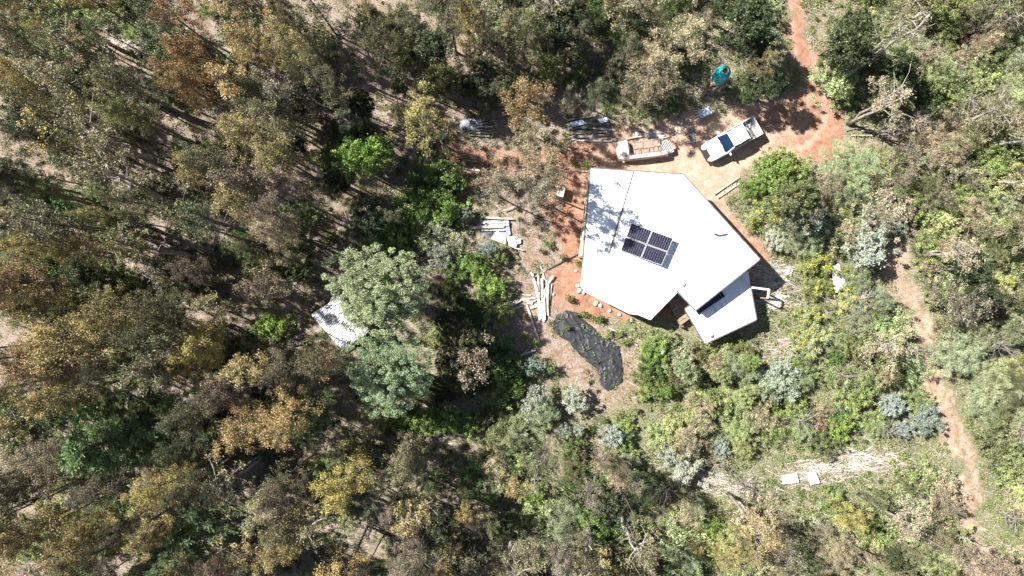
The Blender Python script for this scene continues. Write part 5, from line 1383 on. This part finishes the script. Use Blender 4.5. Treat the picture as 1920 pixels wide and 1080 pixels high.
# ------------------------------------------------------------------ water tank on its stand
tk = empty('water_tank', tuple(W(1346, 146, 0.0) * 0.94 + Vector((0, 0, 0)))); base = 2.2
b0 = W(1348, 145, base); tk.location = (b0.x, b0.y, 0)
tag(tk, 'teal plastic water tank with open round top on a timber stand', 'water tank')
MB().lathe([(0.66, base), (0.70, base + 0.06), (0.66, base + 0.3), (0.70, base + 0.55), (0.66, base + 0.8), (0.70, base + 1.05), (0.66, base + 1.3), (0.60, base + 1.5), (0.36, base + 1.68), (0.30, base + 1.70)], (0, 0, 0), 30, False).build('shell', M['teal'], tk, True)
MB().lathe([(0.25, base + 1.66), (0.33, base + 1.66), (0.34, base + 1.76), (0.25, base + 1.76), (0.25, base + 1.66)], (0, 0, 0), 26, False).build('neck_ring', M['cream'], tk, True)
MB().lathe([(0.24, base + 1.67), (0.01, base + 1.67)], (0, 0, 0), 20, False).build('opening', M['black'], tk)
MB().lathe([(0.69, base - 0.02), (0.74, base), (0.74, base + 0.06), (0.69, base + 0.08)], (0, 0, 0), 30, False).build('base_ring', M['white_trim'], tk, True)
mb = MB()
for i in range(7): mb.box((-0.66 + i * 0.22, 0, base - 0.06), (0.2, 1.5, 0.06))
mb.build('deck', M['board'], tk)
for sx in (-0.62, 0.62):
    for sy in (-0.62, 0.62):
        MB().bar((sx, sy, base - 0.09), (sx * 1.15, sy * 1.15, -0.1), 0.11, 0.11).build('leg', M['board'], tk)
MB().bar((-0.66, -0.66, 0.5), (0.62, -0.62, 1.9), 0.08, 0.05).build('brace', M['board'], tk)
MB().bar((0.66, 0.66, 0.5), (-0.62, 0.62, 1.9), 0.08, 0.05).build('brace', M['board'], tk)
tk.scale = (0.78, 0.78, 0.97)
MB().tube([(0.2, -0.72, base + 0.15), (0.1, -0.95, base), (-0.3, -1.0, base - 0.6), (-0.6, -1.1, 0.05)], 0.03, 6).build('outlet_pipe', M['black'], tk, True)
for i, (x1, y1, x2, y2) in enumerate([(1328, 172, 1360, 165), (1326, 176, 1358, 172), (1324, 178, 1400, 172)]):
    plank(x1, y1, x2, y2, 0.09, ['upper', 'middle', 'long lower'][i] + ' dark pole lying below the teal tank', 'poles below the tank', 0.3, 'plank_grey')

# small pale blue table
tb_ = empty('table', (*P2(1317, 215), 0), 0.0); tag(tb_, 'small pale blue topped table in the shade above the pickup', 'table')
ang = math.atan2(8, 22)
Rm = Matrix.Rotation(0.42, 3, 'Z')
MB().box((0, 0, 0.74), (0.98, 0.62, 0.035), M=Rm).build('table_top', M['blue_white'], tb_, False, 0.01)
for sx in (-0.42, 0.42):
    for sy in (-0.25, 0.25):
        v = Rm @ Vector((sx, sy, 0)); MB().bar((v.x, v.y, 0.72), (v.x, v.y, -0.05), 0.04, 0.04).build('leg', M['alu'], tb_)
# white appliance with slotted top
ap = empty('appliance', (*P2(1051, 361), 0), -0.26); tag(ap, 'small white box shaped appliance with slots on top by the saplings', 'appliance')
MB().box((0, 0, 0.42), (0.52, 0.86, 0.84)).build('cabinet', M['white_trim'], ap, False, 0.02)
MB().box((0.0, 0.0, 0.855), (0.5, 0.84, 0.025)).build('lid', M['sheet'], ap, False, 0.008)
MB().box((-0.06, 0.12, 0.871), (0.05, 0.2, 0.006)).box((0.06, 0.12, 0.871), (0.05, 0.2, 0.006)).box((-0.12, -0.18, 0.871), (0.09, 0.14, 0.006)).build('slot', M['black'], ap)
# white ring (old wheel) in the shade
rg = MB(); pts = [(0.19 * math.cos(a), 0.19 * math.sin(a), 0.25) for a in np.linspace(0, 2 * math.pi, 21)]
rg.tube(pts, 0.025, 6, False); rg.bar((-0.18, 0, 0.25), (0.18, 0.05, 0.25), 0.05, 0.02)
rg = rg.build('steering_wheel', M['sheet']); rg.location = (*P2(1270, 244), 0); tag(rg, 'white steering wheel rim lying in the dark above the wreck', 'steering wheel')
rr_ = MB().tube([(0, 0, 0.1), (0.5, -0.4, 0.2), (0.9, -0.9, 0.1)], 0.06, 6).build('scrap_bar', M['rust'], None, True); rr_.location = (*P2(1250, 258), 0); tag(rr_, 'dark red bent scrap bar at the end of the wreck', 'scrap')

settle_labels()
print('plants', NPL, 'objects', len(COL.objects))
